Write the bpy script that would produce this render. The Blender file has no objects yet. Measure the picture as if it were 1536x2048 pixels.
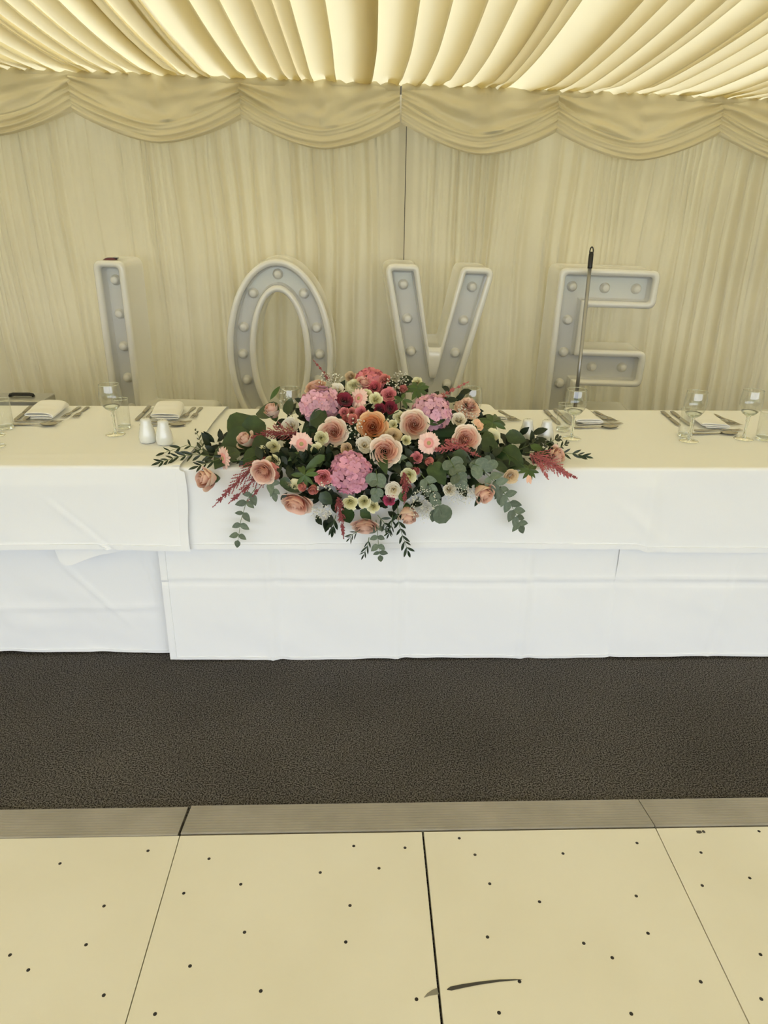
import bpy, bmesh, math, random
from mathutils import Vector, Matrix, Quaternion, noise
random.seed(11)
scene = bpy.context.scene
COL = scene.collection
R = math.radians

# ------------------------------------------------------------------ camera
F = 1412.0
VX, VY, CAM_H = 721.7, 424.0, 1.505            # vanishing point of the depth direction, eye height
_Y = Vector(((VX - 768) / F, (1024 - VY) / F, -1)).normalized()
_X = Vector((1, 0.0011, 0)); _X.z = (_X.x * _Y.x + _X.y * _Y.y) / (-_Y.z); _X.normalize()
_Z = _X.cross(_Y)
ROT = Matrix((_X, _Y, _Z))
CAM = Vector((0, 0, CAM_H))
cam_data = bpy.data.cameras.new('camera')
cam_data.sensor_fit = 'VERTICAL'
cam_data.sensor_height = 36.0
cam_data.lens = F / 2048 * 36.0
cam_data.clip_start = 0.05
cam = bpy.data.objects.new('camera', cam_data)
COL.objects.link(cam)
cam.matrix_world = Matrix.Translation(CAM) @ ROT.to_4x4()
scene.camera = cam

# ------------------------------------------------------------------ light and exposure
SKY = 2.9
world = bpy.data.worlds.new('overcast_sky')
scene.world = world
world.use_nodes = True
bg = world.node_tree.nodes['Background']
bg.inputs[0].default_value = (0.90, 0.965, 1.06, 1)
bg.inputs[1].default_value = SKY
scene.view_settings.view_transform = 'Standard'
scene.view_settings.look = 'None'
scene.view_settings.gamma = 1.0
scene.view_settings.use_curve_mapping = False
scene.view_settings.exposure = 0.50
try:
    scene.cycles.max_bounces = 14
    scene.cycles.diffuse_bounces = 7
    scene.cycles.glossy_bounces = 4
    scene.cycles.transmission_bounces = 10
    scene.cycles.transparent_max_bounces = 12
except Exception:
    pass

# ------------------------------------------------------------------ helpers
def ray(px, py):
    return ROT @ Vector(((px - 768) / F, (1024 - py) / F, -1))

def at(px, py, y=None, z=None):
    d = ray(px, py)
    t = y / d.y if y is not None else (z - CAM_H) / d.z
    return CAM + d * t

def fbm(x, y=0.0, z=0.0):
    return noise.noise(Vector((x, y, z)))

def mesh(name, verts, faces, mat=None, smooth=True):
    me = bpy.data.meshes.new(name)
    me.from_pydata([tuple(v) for v in verts], [], faces)
    if mat is not None:
        me.materials.append(mat)
    if smooth:
        me.polygons.foreach_set('use_smooth', [True] * len(me.polygons))
    me.update()
    return me

def link(name, data, parent=None, loc=None, mtx=None):
    o = bpy.data.objects.new(name, data)
    COL.objects.link(o)
    if parent is not None:
        o.parent = parent
    if loc is not None:
        o.location = loc
    if mtx is not None:
        o.matrix_basis = mtx
    return o

def obj(name, verts, faces, mat=None, parent=None, loc=None, smooth=True, mtx=None):
    return link(name, mesh(name, verts, faces, mat, smooth), parent, loc, mtx)

def tag(o, label=None, cat=None, group=None, kind=None):
    if label: o['label'] = label
    if cat: o['category'] = cat
    if group: o['group'] = group
    if kind: o['kind'] = kind
    return o

def empty(name, loc, label=None, cat=None, group=None, rz=0.0):
    o = link(name, None, None, loc)
    o.empty_display_size = 0.1
    o.rotation_euler = (0, 0, rz)
    return tag(o, label, cat, group)

def grid_faces(nu, nv, close_u=False):
    f = []
    for j in range(nv):
        for i in range(nu if close_u else nu - 0):
            a = j * (nu + (0 if close_u else 1)) + i
            w = nu if close_u else nu + 1
            b = j * w + (i + 1) % w
            a = j * w + i
            f.append((a, b, b + w, a + w))
    return f

def box_vf(x0, x1, y0, y1, z0, z1):
    v = [(x, y, z) for z in (z0, z1) for y in (y0, y1) for x in (x0, x1)]
    f = [(0, 2, 3, 1), (4, 5, 7, 6), (0, 1, 5, 4), (2, 6, 7, 3), (0, 4, 6, 2), (1, 3, 7, 5)]
    return v, f

def add_bevel(o, w, seg=2):
    m = o.modifiers.new('bevel', 'BEVEL'); m.width = w; m.segments = seg; m.limit_method = 'ANGLE'
    return o

def lathe(profile, n=24):
    v, f = [], []
    for (r, z) in profile:
        for i in range(n):
            a = 2 * math.pi * i / n
            v.append((r * math.cos(a), r * math.sin(a), z))
    for j in range(len(profile) - 1):
        for i in range(n):
            a, b = j * n + i, j * n + (i + 1) % n
            f.append((a, b, b + n, a + n))
    return v, f

def tube(pts, radii, n=6):
    pts = [Vector(p) for p in pts]
    v, f = [], []
    up = Vector((0.13, 0.2, 0.97)).normalized()
    for k, p in enumerate(pts):
        t = (pts[min(k + 1, len(pts) - 1)] - pts[max(k - 1, 0)])
        t = t.normalized() if t.length > 1e-9 else Vector((0, 0, 1))
        a = t.cross(up)
        if a.length < 1e-3: a = t.cross(Vector((1, 0, 0)))
        a.normalize(); b = t.cross(a)
        r = radii[k] if isinstance(radii, (list, tuple)) else radii
        for i in range(n):
            an = 2 * math.pi * i / n
            v.append(p + (a * math.cos(an) + b * math.sin(an)) * r)
    for k in range(len(pts) - 1):
        for i in range(n):
            q, w = k * n + i, k * n + (i + 1) % n
            f.append((q, w, w + n, q + n))
    f.append(tuple(range(n))[::-1]); f.append(tuple(range((len(pts) - 1) * n, len(pts) * n)))
    return v, f

def join_vf(parts):
    V, Fc = [], []
    for v, f in parts:
        k = len(V)
        V.extend(v); Fc.extend([tuple(i + k for i in q) for q in f])
    return V, Fc

def basis(origin, xd, yd, zd, s=1.0):
    if not isinstance(s, (tuple, list)): s = (s, s, s)
    m = Matrix.Identity(4)
    for c, (a, k) in enumerate(zip((xd, yd, zd), s)):
        for r_ in range(3): m[r_][c] = a[r_] * k
    for r_ in range(3): m[r_][3] = origin[r_]
    return m

def aim(origin, d, s=1.0, spin=0.0):
    q = Vector(d).normalized().to_track_quat('Z', 'Y').to_matrix().to_4x4()
    if not isinstance(s, (tuple, list)): s = (s, s, s)
    return Matrix.Translation(origin) @ q @ Matrix.Rotation(spin, 4, 'Z') @ Matrix.Diagonal((*s, 1))

# ------------------------------------------------------------------ materials
def lin(c):
    return tuple(((x / 255) / 12.92 if x <= 10 else (((x / 255) + 0.055) / 1.055) ** 2.4) for x in c)

def material(name, rgb, rough=0.6, metal=0.0, spec=0.5, sheen=0.0, coat=0.0, trans=0.0, sub=0.0, var=0.0,
             bump=None, noise_mix=None, emission=None):
    """bump=(scale, strength, distance); noise_mix=(scale, other_rgb, lo, hi); var = value change from object to object"""
    m = bpy.data.materials.new(name)
    m.use_nodes = True
    nt = m.node_tree
    p = nt.nodes['Principled BSDF']
    p.inputs['Base Color'].default_value = (*rgb, 1)
    p.inputs['Roughness'].default_value = rough
    p.inputs['Metallic'].default_value = metal
    p.inputs['Specular IOR Level'].default_value = spec
    p.inputs['Sheen Weight'].default_value = sheen
    p.inputs['Coat Weight'].default_value = coat
    p.inputs['Coat Roughness'].default_value = 0.08
    p.inputs['Transmission Weight'].default_value = trans
    col = None
    tc = nt.nodes.new('ShaderNodeTexCoord')
    if noise_mix:
        n = nt.nodes.new('ShaderNodeTexNoise'); n.inputs['Scale'].default_value = noise_mix[0]
        n.inputs['Detail'].default_value = 4
        nt.links.new(tc.outputs['Object'], n.inputs['Vector'])
        r = nt.nodes.new('ShaderNodeValToRGB')
        r.color_ramp.elements[0].position = noise_mix[2]; r.color_ramp.elements[1].position = noise_mix[3]
        r.color_ramp.elements[0].color = (*rgb, 1); r.color_ramp.elements[1].color = (*noise_mix[1], 1)
        nt.links.new(n.outputs['Fac'], r.inputs['Fac'])
        col = r.outputs['Color']
    if var:
        oi = nt.nodes.new('ShaderNodeObjectInfo')
        mr = nt.nodes.new('ShaderNodeMapRange')
        mr.inputs['To Min'].default_value = 1 - var; mr.inputs['To Max'].default_value = 1 + var * 0.6
        nt.links.new(oi.outputs['Random'], mr.inputs['Value'])
        hs = nt.nodes.new('ShaderNodeHueSaturation')
        hs.inputs['Color'].default_value = (*rgb, 1)
        if col: nt.links.new(col, hs.inputs['Color'])
        nt.links.new(mr.outputs['Result'], hs.inputs['Value'])
        col = hs.outputs['Color']
    if col: nt.links.new(col, p.inputs['Base Color'])
    if bump:
        n = nt.nodes.new('ShaderNodeTexNoise'); n.inputs['Scale'].default_value = bump[0]
        n.inputs['Detail'].default_value = 3
        nt.links.new(tc.outputs['Object'], n.inputs['Vector'])
        b = nt.nodes.new('ShaderNodeBump'); b.inputs['Strength'].default_value = bump[1]; b.inputs['Distance'].default_value = bump[2]
        nt.links.new(n.outputs['Fac'], b.inputs['Height']); nt.links.new(b.outputs['Normal'], p.inputs['Normal'])
    return m

def fabric(name, rgb, through, share, var_rgb=None, scale=1.5, bump=(90, 0.12, 0.002)):
    """cloth that lets some light through: diffuse in front, translucent behind"""
    m = bpy.data.materials.new(name); m.use_nodes = True
    nt = m.node_tree; nt.nodes.remove(nt.nodes['Principled BSDF'])
    out = nt.nodes['Material Output']
    d = nt.nodes.new('ShaderNodeBsdfDiffuse'); d.inputs['Color'].default_value = (*rgb, 1)
    t = nt.nodes.new('ShaderNodeBsdfTranslucent'); t.inputs['Color'].default_value = (*through, 1)
    mx = nt.nodes.new('ShaderNodeMixShader'); mx.inputs[0].default_value = share
    tc = nt.nodes.new('ShaderNodeTexCoord')
    if var_rgb:
        n = nt.nodes.new('ShaderNodeTexNoise'); n.inputs['Scale'].default_value = scale; n.inputs['Detail'].default_value = 5
        nt.links.new(tc.outputs['Object'], n.inputs['Vector'])
        r = nt.nodes.new('ShaderNodeValToRGB'); r.color_ramp.elements[0].position = 0.4; r.color_ramp.elements[1].position = 0.68
        r.color_ramp.elements[0].color = (*rgb, 1); r.color_ramp.elements[1].color = (*var_rgb, 1)
        nt.links.new(n.outputs['Fac'], r.inputs['Fac']); nt.links.new(r.outputs['Color'], d.inputs['Color'])
    if bump:
        n2 = nt.nodes.new('ShaderNodeTexNoise'); n2.inputs['Scale'].default_value = bump[0]; n2.inputs['Detail'].default_value = 3
        nt.links.new(tc.outputs['Object'], n2.inputs['Vector'])
        b = nt.nodes.new('ShaderNodeBump'); b.inputs['Strength'].default_value = bump[1]; b.inputs['Distance'].default_value = bump[2]
        nt.links.new(n2.outputs['Fac'], b.inputs['Height']); nt.links.new(b.outputs['Normal'], d.inputs['Normal'])
    nt.links.new(d.outputs[0], mx.inputs[1]); nt.links.new(t.outputs[0], mx.inputs[2]); nt.links.new(mx.outputs[0], out.inputs['Surface'])
    return m

def glass_material(name, rgb, ior=1.5, rough=0.0):
    m = bpy.data.materials.new(name); m.use_nodes = True
    nt = m.node_tree; nt.nodes.remove(nt.nodes['Principled BSDF'])
    g = nt.nodes.new('ShaderNodeBsdfGlass'); g.inputs['Color'].default_value = (*rgb, 1)
    g.inputs['IOR'].default_value = ior; g.inputs['Roughness'].default_value = rough
    nt.links.new(g.outputs[0], nt.nodes['Material Output'].inputs['Surface'])
    return m

def thin_glass(name):
    m = bpy.data.materials.new(name); m.use_nodes = True
    nt = m.node_tree; nt.nodes.remove(nt.nodes['Principled BSDF'])
    t = nt.nodes.new('ShaderNodeBsdfTransparent'); t.inputs['Color'].default_value = (0.965, 0.975, 0.96, 1)
    g = nt.nodes.new('ShaderNodeBsdfGlossy'); g.inputs['Roughness'].default_value = 0.02
    lw = nt.nodes.new('ShaderNodeLayerWeight'); lw.inputs['Blend'].default_value = 0.5
    pw = nt.nodes.new('ShaderNodeMath'); pw.operation = 'POWER'; pw.inputs[1].default_value = 3.0
    fr = nt.nodes.new('ShaderNodeMath'); fr.operation = 'MULTIPLY_ADD'; fr.inputs[1].default_value = 0.75; fr.inputs[2].default_value = 0.11
    nt.links.new(lw.outputs['Facing'], pw.inputs[0]); nt.links.new(pw.outputs[0], fr.inputs[0])
    mx = nt.nodes.new('ShaderNodeMixShader')
    nt.links.new(fr.outputs[0], mx.inputs[0]); nt.links.new(t.outputs[0], mx.inputs[1]); nt.links.new(g.outputs[0], mx.inputs[2])
    nt.links.new(mx.outputs[0], nt.nodes['Material Output'].inputs['Surface'])
    return m
M = {}
M['ceiling'] = fabric('ceiling_lining_cloth', (0.82, 0.76, 0.55), (0.94, 0.85, 0.58), 0.52, bump=(40, 0.1, 0.003))
M['roof'] = fabric('white_roof_sheet', (0.88, 0.88, 0.87), (0.92, 0.91, 0.88), 0.46, bump=None)
M['curtain'] = fabric('wall_lining_cloth', (0.83, 0.775, 0.61), (0.86, 0.78, 0.56), 0.24, var_rgb=(0.72, 0.67, 0.53), scale=1.2)
M['swag'] = fabric('swag_cloth', (0.88, 0.82, 0.64), (0.88, 0.80, 0.58), 0.26, var_rgb=(0.82, 0.765, 0.59), scale=2.0)
M['tablecloth'] = material('white_table_linen', (0.845, 0.86, 0.88), 0.85, spec=0.1, sheen=0.0, bump=(140, 0.12, 0.001))
M['napkin'] = material('white_napkin_cotton', (0.84, 0.84, 0.83), 0.9, spec=0.1, bump=(300, 0.15, 0.0006))
M['pvc'] = fabric('white_tent_wall_sheet', (0.85, 0.85, 0.82), (0.9, 0.88, 0.8), 0.26, bump=None)
M['gloss_white'] = material('glossy_white_plastic', (0.87, 0.865, 0.82), 0.20, coat=0.5)
M['letter_face'] = material('grey_white_gloss_panel', (0.70, 0.705, 0.69), 0.14, coat=0.8)
M['bulb'] = material('frosted_bulb_cap', (0.80, 0.79, 0.74), 0.3, coat=0.3)
M['alu'] = material('dull_aluminium', (0.50, 0.47, 0.40), 0.42, metal=0.85, noise_mix=(6, (0.36, 0.34, 0.29), 0.35, 0.7))
M['polegrey'] = material('grey_pole_tube', (0.42, 0.42, 0.42), 0.28, metal=0.7)
M['ramp'] = material('grooved_aluminium_edge', (0.40, 0.375, 0.33), 0.5, metal=0.35, noise_mix=(9, (0.33, 0.31, 0.27), 0.35, 0.7), bump=(60, 0.1, 0.002))
M['steel'] = material('stainless_cutlery_steel', (0.42, 0.40, 0.36), 0.25, metal=1.0)
M['black'] = material('black_plastic', (0.012, 0.012, 0.013), 0.35)
M['postbrown'] = material('dull_brown_post_channel', (0.10, 0.085, 0.06), 0.6)
M['seam'] = material('dark_hollow', (0.02, 0.018, 0.015), 0.8)
M['panel'] = material('cream_floor_laminate', (0.76, 0.735, 0.63), 0.38, spec=0.35, noise_mix=(3.0, (0.72, 0.69, 0.575), 0.4, 0.75), bump=(220, 0.06, 0.0008))
M['screw'] = material('dark_screw_hole', (0.015, 0.012, 0.01), 0.6)
M['scuff'] = material('black_rubber_scuff', (0.055, 0.05, 0.042), 0.7)
M['scuff_light'] = material('grey_rubber_scuff', (0.22, 0.205, 0.165), 0.7)
M['ceramic'] = material('white_glazed_ceramic', (0.72, 0.73, 0.71), 0.18, coat=0.6)
M['glass'] = glass_material('clear_glass', (0.97, 0.985, 0.97), 1.42)
M['thin_glass'] = thin_glass('thin_clear_glass')
M['wood'] = material('plywood_table_board', (0.42, 0.29, 0.17), 0.6, noise_mix=(5, (0.34, 0.22, 0.12), 0.4, 0.7))
M['case'] = material('silver_case_sheet', (0.55, 0.55, 0.53), 0.35, metal=0.8)
M['darkred'] = material('dark_red_gloss', (0.11, 0.006, 0.02), 0.25, coat=0.3)
M['grass'] = material('lawn_outside', (0.13, 0.17, 0.07), 0.9, noise_mix=(2, (0.19, 0.2, 0.1), 0.4, 0.7))
M['stem'] = material('green_stem', (0.10, 0.15, 0.045), 0.5)
M['salal'] = material('dark_glossy_leaf', (0.022, 0.050, 0.014), 0.34, var=0.35, noise_mix=(3.5, (0.042, 0.080, 0.020), 0.42, 0.66))  # dark leaf, its green deepened further to carry shadows within the foliage
M['leafmid'] = material('mid_green_leaf', (0.05, 0.095, 0.02), 0.45, var=0.35)
M['ruscus'] = material('dark_ruscus_leaf', (0.012, 0.028, 0.010), 0.36, var=0.35)
M['eucalyptus'] = material('grey_green_eucalyptus_leaf', (0.105, 0.145, 0.098), 0.55, var=0.3, noise_mix=(3.0, (0.17, 0.21, 0.15), 0.42, 0.68))
M['foliage'] = material('shadowy_green_foliage', (0.012, 0.026, 0.008), 0.5, var=0.2)  # shade among the inner leaves is put into this very dark green
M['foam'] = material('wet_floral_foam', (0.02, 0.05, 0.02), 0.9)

def carpet_material():
    m = bpy.data.materials.new('speckled_carpet'); m.use_nodes = True
    nt = m.node_tree; p = nt.nodes['Principled BSDF']; p.inputs['Roughness'].default_value = 0.95; p.inputs['Specular IOR Level'].default_value = 0.05
    tc = nt.nodes.new('ShaderNodeTexCoord')
    n = nt.nodes.new('ShaderNodeTexNoise'); n.inputs['Scale'].default_value = 240; n.inputs['Detail'].default_value = 2.5
    v = nt.nodes.new('ShaderNodeTexVoronoi'); v.inputs['Scale'].default_value = 170
    big = nt.nodes.new('ShaderNodeTexNoise'); big.inputs['Scale'].default_value = 2.2; big.inputs['Detail'].default_value = 4
    for q in (n, v, big): nt.links.new(tc.outputs['Object'], q.inputs['Vector'])
    r = nt.nodes.new('ShaderNodeValToRGB')
    r.color_ramp.elements[0].position = 0.40; r.color_ramp.elements[0].color = (0.014, 0.013, 0.013, 1)
    r.color_ramp.elements[1].position = 0.62; r.color_ramp.elements[1].color = (0.165, 0.153, 0.147, 1)
    nt.links.new(n.outputs['Fac'], r.inputs['Fac'])
    hs = nt.nodes.new('ShaderNodeHueSaturation')
    mr = nt.nodes.new('ShaderNodeMapRange'); mr.inputs['From Min'].default_value = 0.3; mr.inputs['From Max'].default_value = 0.7
    mr.inputs['To Min'].default_value = 0.85; mr.inputs['To Max'].default_value = 1.12
    nt.links.new(big.outputs['Fac'], mr.inputs['Value']); nt.links.new(mr.outputs['Result'], hs.inputs['Value'])
    nt.links.new(r.outputs['Color'], hs.inputs['Color']); nt.links.new(hs.outputs['Color'], p.inputs['Base Color'])
    b = nt.nodes.new('ShaderNodeBump'); b.inputs['Strength'].default_value = 0.5; b.inputs['Distance'].default_value = 0.004
    nt.links.new(n.outputs['Fac'], b.inputs['Height']); nt.links.new(b.outputs['Normal'], p.inputs['Normal'])
    return m
M['carpet'] = carpet_material()

def petal_material(name, base, tip, var=0.12, shine=0.55):
    """petal colour, with shade between petals painted in, runs from foot to rim (attribute 'along')"""
    m = bpy.data.materials.new(name); m.use_nodes = True
    nt = m.node_tree; p = nt.nodes['Principled BSDF']
    p.inputs['Roughness'].default_value = shine; p.inputs['Specular IOR Level'].default_value = 0.2
    p.inputs['Sheen Weight'].default_value = 0.1
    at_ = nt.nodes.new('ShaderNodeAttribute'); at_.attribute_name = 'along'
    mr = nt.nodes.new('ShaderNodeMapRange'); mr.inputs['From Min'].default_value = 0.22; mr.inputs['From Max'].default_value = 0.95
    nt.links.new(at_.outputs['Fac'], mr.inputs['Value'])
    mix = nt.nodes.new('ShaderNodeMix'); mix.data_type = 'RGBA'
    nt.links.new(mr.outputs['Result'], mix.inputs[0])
    mix.inputs[6].default_value = (*base, 1); mix.inputs[7].default_value = (*tip, 1)  # deep foot colour also carries the shade between the petals
    oi = nt.nodes.new('ShaderNodeObjectInfo'); m2 = nt.nodes.new('ShaderNodeMapRange')
    m2.inputs['To Min'].default_value = 1 - var; m2.inputs['To Max'].default_value = 1 + var * 0.5
    nt.links.new(oi.outputs['Random'], m2.inputs['Value'])
    hs = nt.nodes.new('ShaderNodeHueSaturation'); nt.links.new(m2.outputs['Result'], hs.inputs['Value'])
    nt.links.new(mix.outputs[2], hs.inputs['Color']); nt.links.new(hs.outputs['Color'], p.inputs['Base Color'])
    return m

# ------------------------------------------------------------------ the tent
YF, YB = 2.155, 2.877            # front and back edge of the table row
WALL = 5.20
HALF = 6.0
FRONT = -3.6
def eave(x): return 2.258 - 0.019 * x

tag(obj('ground', *box_vf(-40, 40, -40, 40, -0.30, -0.03), M['grass'], smooth=False), kind='structure')
tag(obj('floor', *box_vf(-HALF, HALF, FRONT, WALL + 0.2, -0.03, 0.0), M['carpet'], smooth=False), kind='structure')
tag(obj('wall_back', [(-HALF, WALL + 0.19, 0), (HALF, WALL + 0.19, 0), (HALF, WALL + 0.19, 2.46), (-HALF, WALL + 0.19, 2.46)], [(0, 1, 2, 3)], M['pvc'], smooth=False), kind='structure')

RIDGE = 4.4
def roof(d):
    d = RIDGE - abs(d - RIDGE) if d > RIDGE else d
    return -0.03 * d + 0.05 * d * d

def gable(side):
    pts = []
    n = 30
    x = side * HALF
    for k in range(n + 1):
        y = WALL + 0.15 + (FRONT - WALL - 0.15) * k / n
        zt = eave(x) + roof(WALL - y) + 0.06
        pts.append((y, zt))
    v, f = [], []
    for y, zt in pts:
        for q in (x, x + side * 0.03):
            v.append((q, y, 0)); v.append((q, y, zt))
    for k in range(n):
        a, b = 4 * k, 4 * k + 4
        f += [(a, b, b + 1, a + 1), (a + 2, a + 3, b + 3, b + 2), (a + 1, b + 1, b + 3, a + 3)]
    return tag(obj('wall_left' if side < 0 else 'wall_right', v, f, M['curtain'], smooth=False), kind='structure')
gable(-1); gable(1)

# ceiling lining: knife pleats running up the roof slope, gathered at the eave
def build_ceiling():
    rnd = random.Random(5)
    sec = []                                    # (x, height) of the folded cloth across the tent
    x = -HALF
    while x < HALF:
        w = rnd.choice((rnd.uniform(0.05, 0.10), rnd.uniform(0.08, 0.14), rnd.uniform(0.12, 0.18)))
        o = w * rnd.uniform(0.30, 0.62)
        h = rnd.uniform(0.018, 0.034)
        s = rnd.uniform(-0.012, 0.012)
        e = x + w + o
        for t in (0, .15, .3, .45, .6, .75, .88, .96):
            sec.append((x + (e - x) * t, h - 2 * h * t + s * math.sin(math.pi * t) - 0.018 * math.sin(math.pi * t)))
        sec += [(e + 0.003, -h - 0.002), (e + 0.004, -h + 0.004), (e - 0.004, -h + 0.008)]
        for t in (.3, .6, .85):
            sec.append((e + (x + w - e) * t, -h + 0.008 + (2 * h - 0.002) * t))
        x += w
    ds = [0.0, 0.012, 0.03, 0.055, 0.09, 0.14, 0.2, 0.28, 0.38, 0.5] + [0.5 + 0.17 * k for k in range(1, 49)]
    ds = [d for d in ds if d < WALL - 0.08 - FRONT] + [WALL - 0.08 - FRONT]
    v = []
    for d in ds:
        amp = min(1.0, 0.10 + d / 0.42)
        fine = max(0.0, 1 - d / 0.34)
        for k, (a, b) in enumerate(sec):
            wob = 0.03 * fbm(a * 0.7, d * 0.5, 3.1) * min(1, d)
            xx = a + wob
            z = eave(xx) + roof(d) + b * amp + 0.016 * fine * math.sin(a * 150 + 2.4 * math.sin(a * 31)) * (0.35 + d * 4)
            z -= 0.02 * math.exp(-d / 0.05) * (0.5 + 0.5 * math.sin(a * 60))
            v.append((xx, WALL - 0.08 - d, z))
    n = len(sec)
    f = []
    for j in range(len(ds) - 1):
        for i in range(n - 1):
            a = j * n + i
            f.append((a, a + 1, a + 1 + n, a + n))
    return tag(obj('ceiling', v, f, M['ceiling']), kind='structure')
build_ceiling()

# the outer roof sheet that shades the lining
def build_roof():
    v = []
    ys = [WALL + 0.22, 0.8, FRONT - 0.1]
    for y, dz in zip(ys, (0.16, 1.25, 0.16)):
        for x in (-HALF - 0.1, HALF + 0.1): v.append((x, y, eave(x) + dz))
    k = len(v)
    v += [(x, y, z + 0.01) for x, y, z in v]
    f = [(0, 1, 3, 2), (2, 3, 5, 4), (k, k + 2, k + 3, k + 1), (k + 2, k + 4, k + 5, k + 3), (0, k, k + 1, 1), (4, 5, k + 5, k + 4), (0, 2, k + 2, k), (2, 4, k + 4, k + 2), (1, k + 1, k + 3, 3), (3, k + 3, k + 5, 5)]
    f = [(0, 1, 3, 2), (2, 3, 5, 4)]
    return tag(obj('roof', v[:k], f, M['roof'], smooth=False), kind='structure')
build_roof()

# wall curtains, hung either side of the tent post
def build_curtain(x0, x1, label, seam_right):
    nu = int((x1 - x0) / 0.0085); nv = 60
    v = []
    for j in range(nv + 1):
        zf = j / nv
        for i in range(nu + 1):
            x = x0 + (x1 - x0) * i / nu
            z = 0.012 + (eave(x) - 0.06) * zf
            drift = 0.07 * fbm(x * 0.9, z * 0.5, 1.7) + 0.016 * fbm(x * 4, z * 1.4, 9)
            q = x + drift
            ph = q / 0.125 + 1.6 * fbm(q * 1.7, 0.0, 4.0)
            a = 0.5 + 0.5 * math.sin(2 * math.pi * ph)
            ph2 = q / 0.052 + 1.5 * fbm(q * 4.1, 0.0, 8.0)
            b = 0.5 + 0.5 * math.sin(2 * math.pi * ph2)
            ma = 0.55 + 1.5 * fbm(x * 1.1, z * 0.35, 12)
            mb = 0.60 + 1.3 * fbm(x * 2.0, z * 0.6, 15)
            up = 0.55 + 0.45 * min(1, z / 1.9)               # gathers are tighter under the eave
            off = 0.060 * a ** 2.4 * max(0.06, ma) * (1.5 - 0.5 * up) + 0.028 * b ** 1.8 * max(0.08, mb) * up
            ph3 = q / 0.47 + 1.1 * fbm(q * 0.8, 0.0, 21)
            off += 0.050 * math.exp(-((ph3 - math.floor(ph3) - 0.5) / 0.05) ** 2) * max(0.0, fbm(x * 1.1, z * .3, 31) + 0.5)
            crump = max(0.0, fbm(x * 1.3, z * 1.1, 40) + 0.02) * (1.2 - 0.4 * z)
            off += 0.030 * crump * fbm(x * 13 + z * 6, z * 15, 44)
            ph4 = q / 0.19 + 1.7 * fbm(q * 2.1, 0.0, 61)
            off -= 0.034 * math.exp(-((ph4 - math.floor(ph4) - 0.5) / 0.045) ** 2) * max(0.15, 0.6 + 1.2 * fbm(x * 1.7, z * 0.5, 66))
            edge = abs(x - (x1 if seam_right else x0))
            flat = min(1.0, max(0.0, (edge - 0.05) / 0.08))
            off = off * (0.12 + 0.88 * flat) - 0.012 * (1 - flat)
            v.append((x, WALL + 0.030 - off, z))
    o = obj('wall_curtain', v, grid_faces(nu, nv), M['curtain'])
    return tag(o, label, 'curtain', 'gathered wall curtains')
XS = 0.300
build_curtain(-4.6, XS - 0.0022, 'gathered cream tent wall curtain behind the letters L and O', True)
build_curtain(XS + 0.0022, 4.8, 'gathered cream tent wall curtain behind the letters V and E', False)
post = empty('tent_post', (XS - 0.03, WALL + 0.115, 0), 'metal tent post glimpsed in the slot between the swags', 'post')
obj('upright', *box_vf(-0.05, 0.05, -0.03, 0.05, 0, 2.30), M['seam'], post, smooth=False)
obj('channel', *box_vf(-0.012, 0.012, -0.045, -0.03, 0, 2.30), M['postbrown'], post, smooth=False)

# swagged pelmet
def swag_mesh(x0, x1, seed, pinch):
    rnd = random.Random(seed)
    nu, nv = 56, 60
    v = []
    k0, k1 = rnd.uniform(-1, 1), rnd.uniform(-1, 1)
    for j in range(nv + 1):
        q = j / nv
        if q < 0.5:
            t = q / 0.5; dj = 0.090 * t ** 1.1; dm = 0.272 * t
        else:
            t = (q - 0.5) / 0.5; dj = 0.090 + 0.140 * t; dm = 0.272 + 0.118 * t
        for i in range(nu + 1):
            u = i / nu
            x = x0 + (x1 - x0) * u
            c = 2 * u - 1
            s = 1 - abs(c) ** 1.65
            asym = 1 + 0.05 * k0 * c
            z = eave(x) - 0.004 - (dj * (1 - s) + dm * s) * asym
            bul = (0.02 + 0.05 * q) * (0.25 + 0.75 * s ** 0.6)
            if q >= 0.5:
                fold = abs(math.sin(math.pi * (t * 2.7 + 0.20 * c + 0.5 * fbm(u * 2, seed, 0)))) ** 0.75 + 0.25 * math.sin(t * 21 + 3 * c)
                bul += 0.030 * fold * (0.55 + 0.45 * s)
                if t > 0.9: bul -= 0.03 * ((t - 0.9) / 0.1) ** 2
                pin = math.exp(-(1 - abs(c)) / 0.07)
                bul += 0.010 * pin * math.sin(t * 40)
            else:
                t0 = q / 0.5
                arcs = math.sin(math.pi * (t0 * 4.5 + 1.1 * k1 + 0.8 * fbm(u * 3, t0 * 2, seed)))
                bul += 0.018 * arcs * t0 * (0.3 + abs(c)) + 0.055 * fbm(u * 4 + t0 * 2 * (1 if c > 0 else -1), t0 * 3, seed + 3) * t0 + 0.022 * fbm(u * 11, t0 * 5 + c * 2, seed + 7) * t0
                pin = math.exp(-(1 - abs(c)) / 0.10)
                bul += 0.014 * pin * math.sin(u * 150 + t0 * 9) * t0
                if pinch:
                    dx = (u - 0.5 - 0.02 * k0) / (0.016 + 0.085 * t0)
                    bul += 0.036 * math.exp(-dx * dx) * (1 - 0.7 * t0) * min(1, t0 * 6) + 0.026 * math.sin(dx * 2.3) * math.exp(-dx * dx / 3) * t0
            v.append((x, -bul, z))
    return v, grid_faces(nu, nv)
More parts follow.
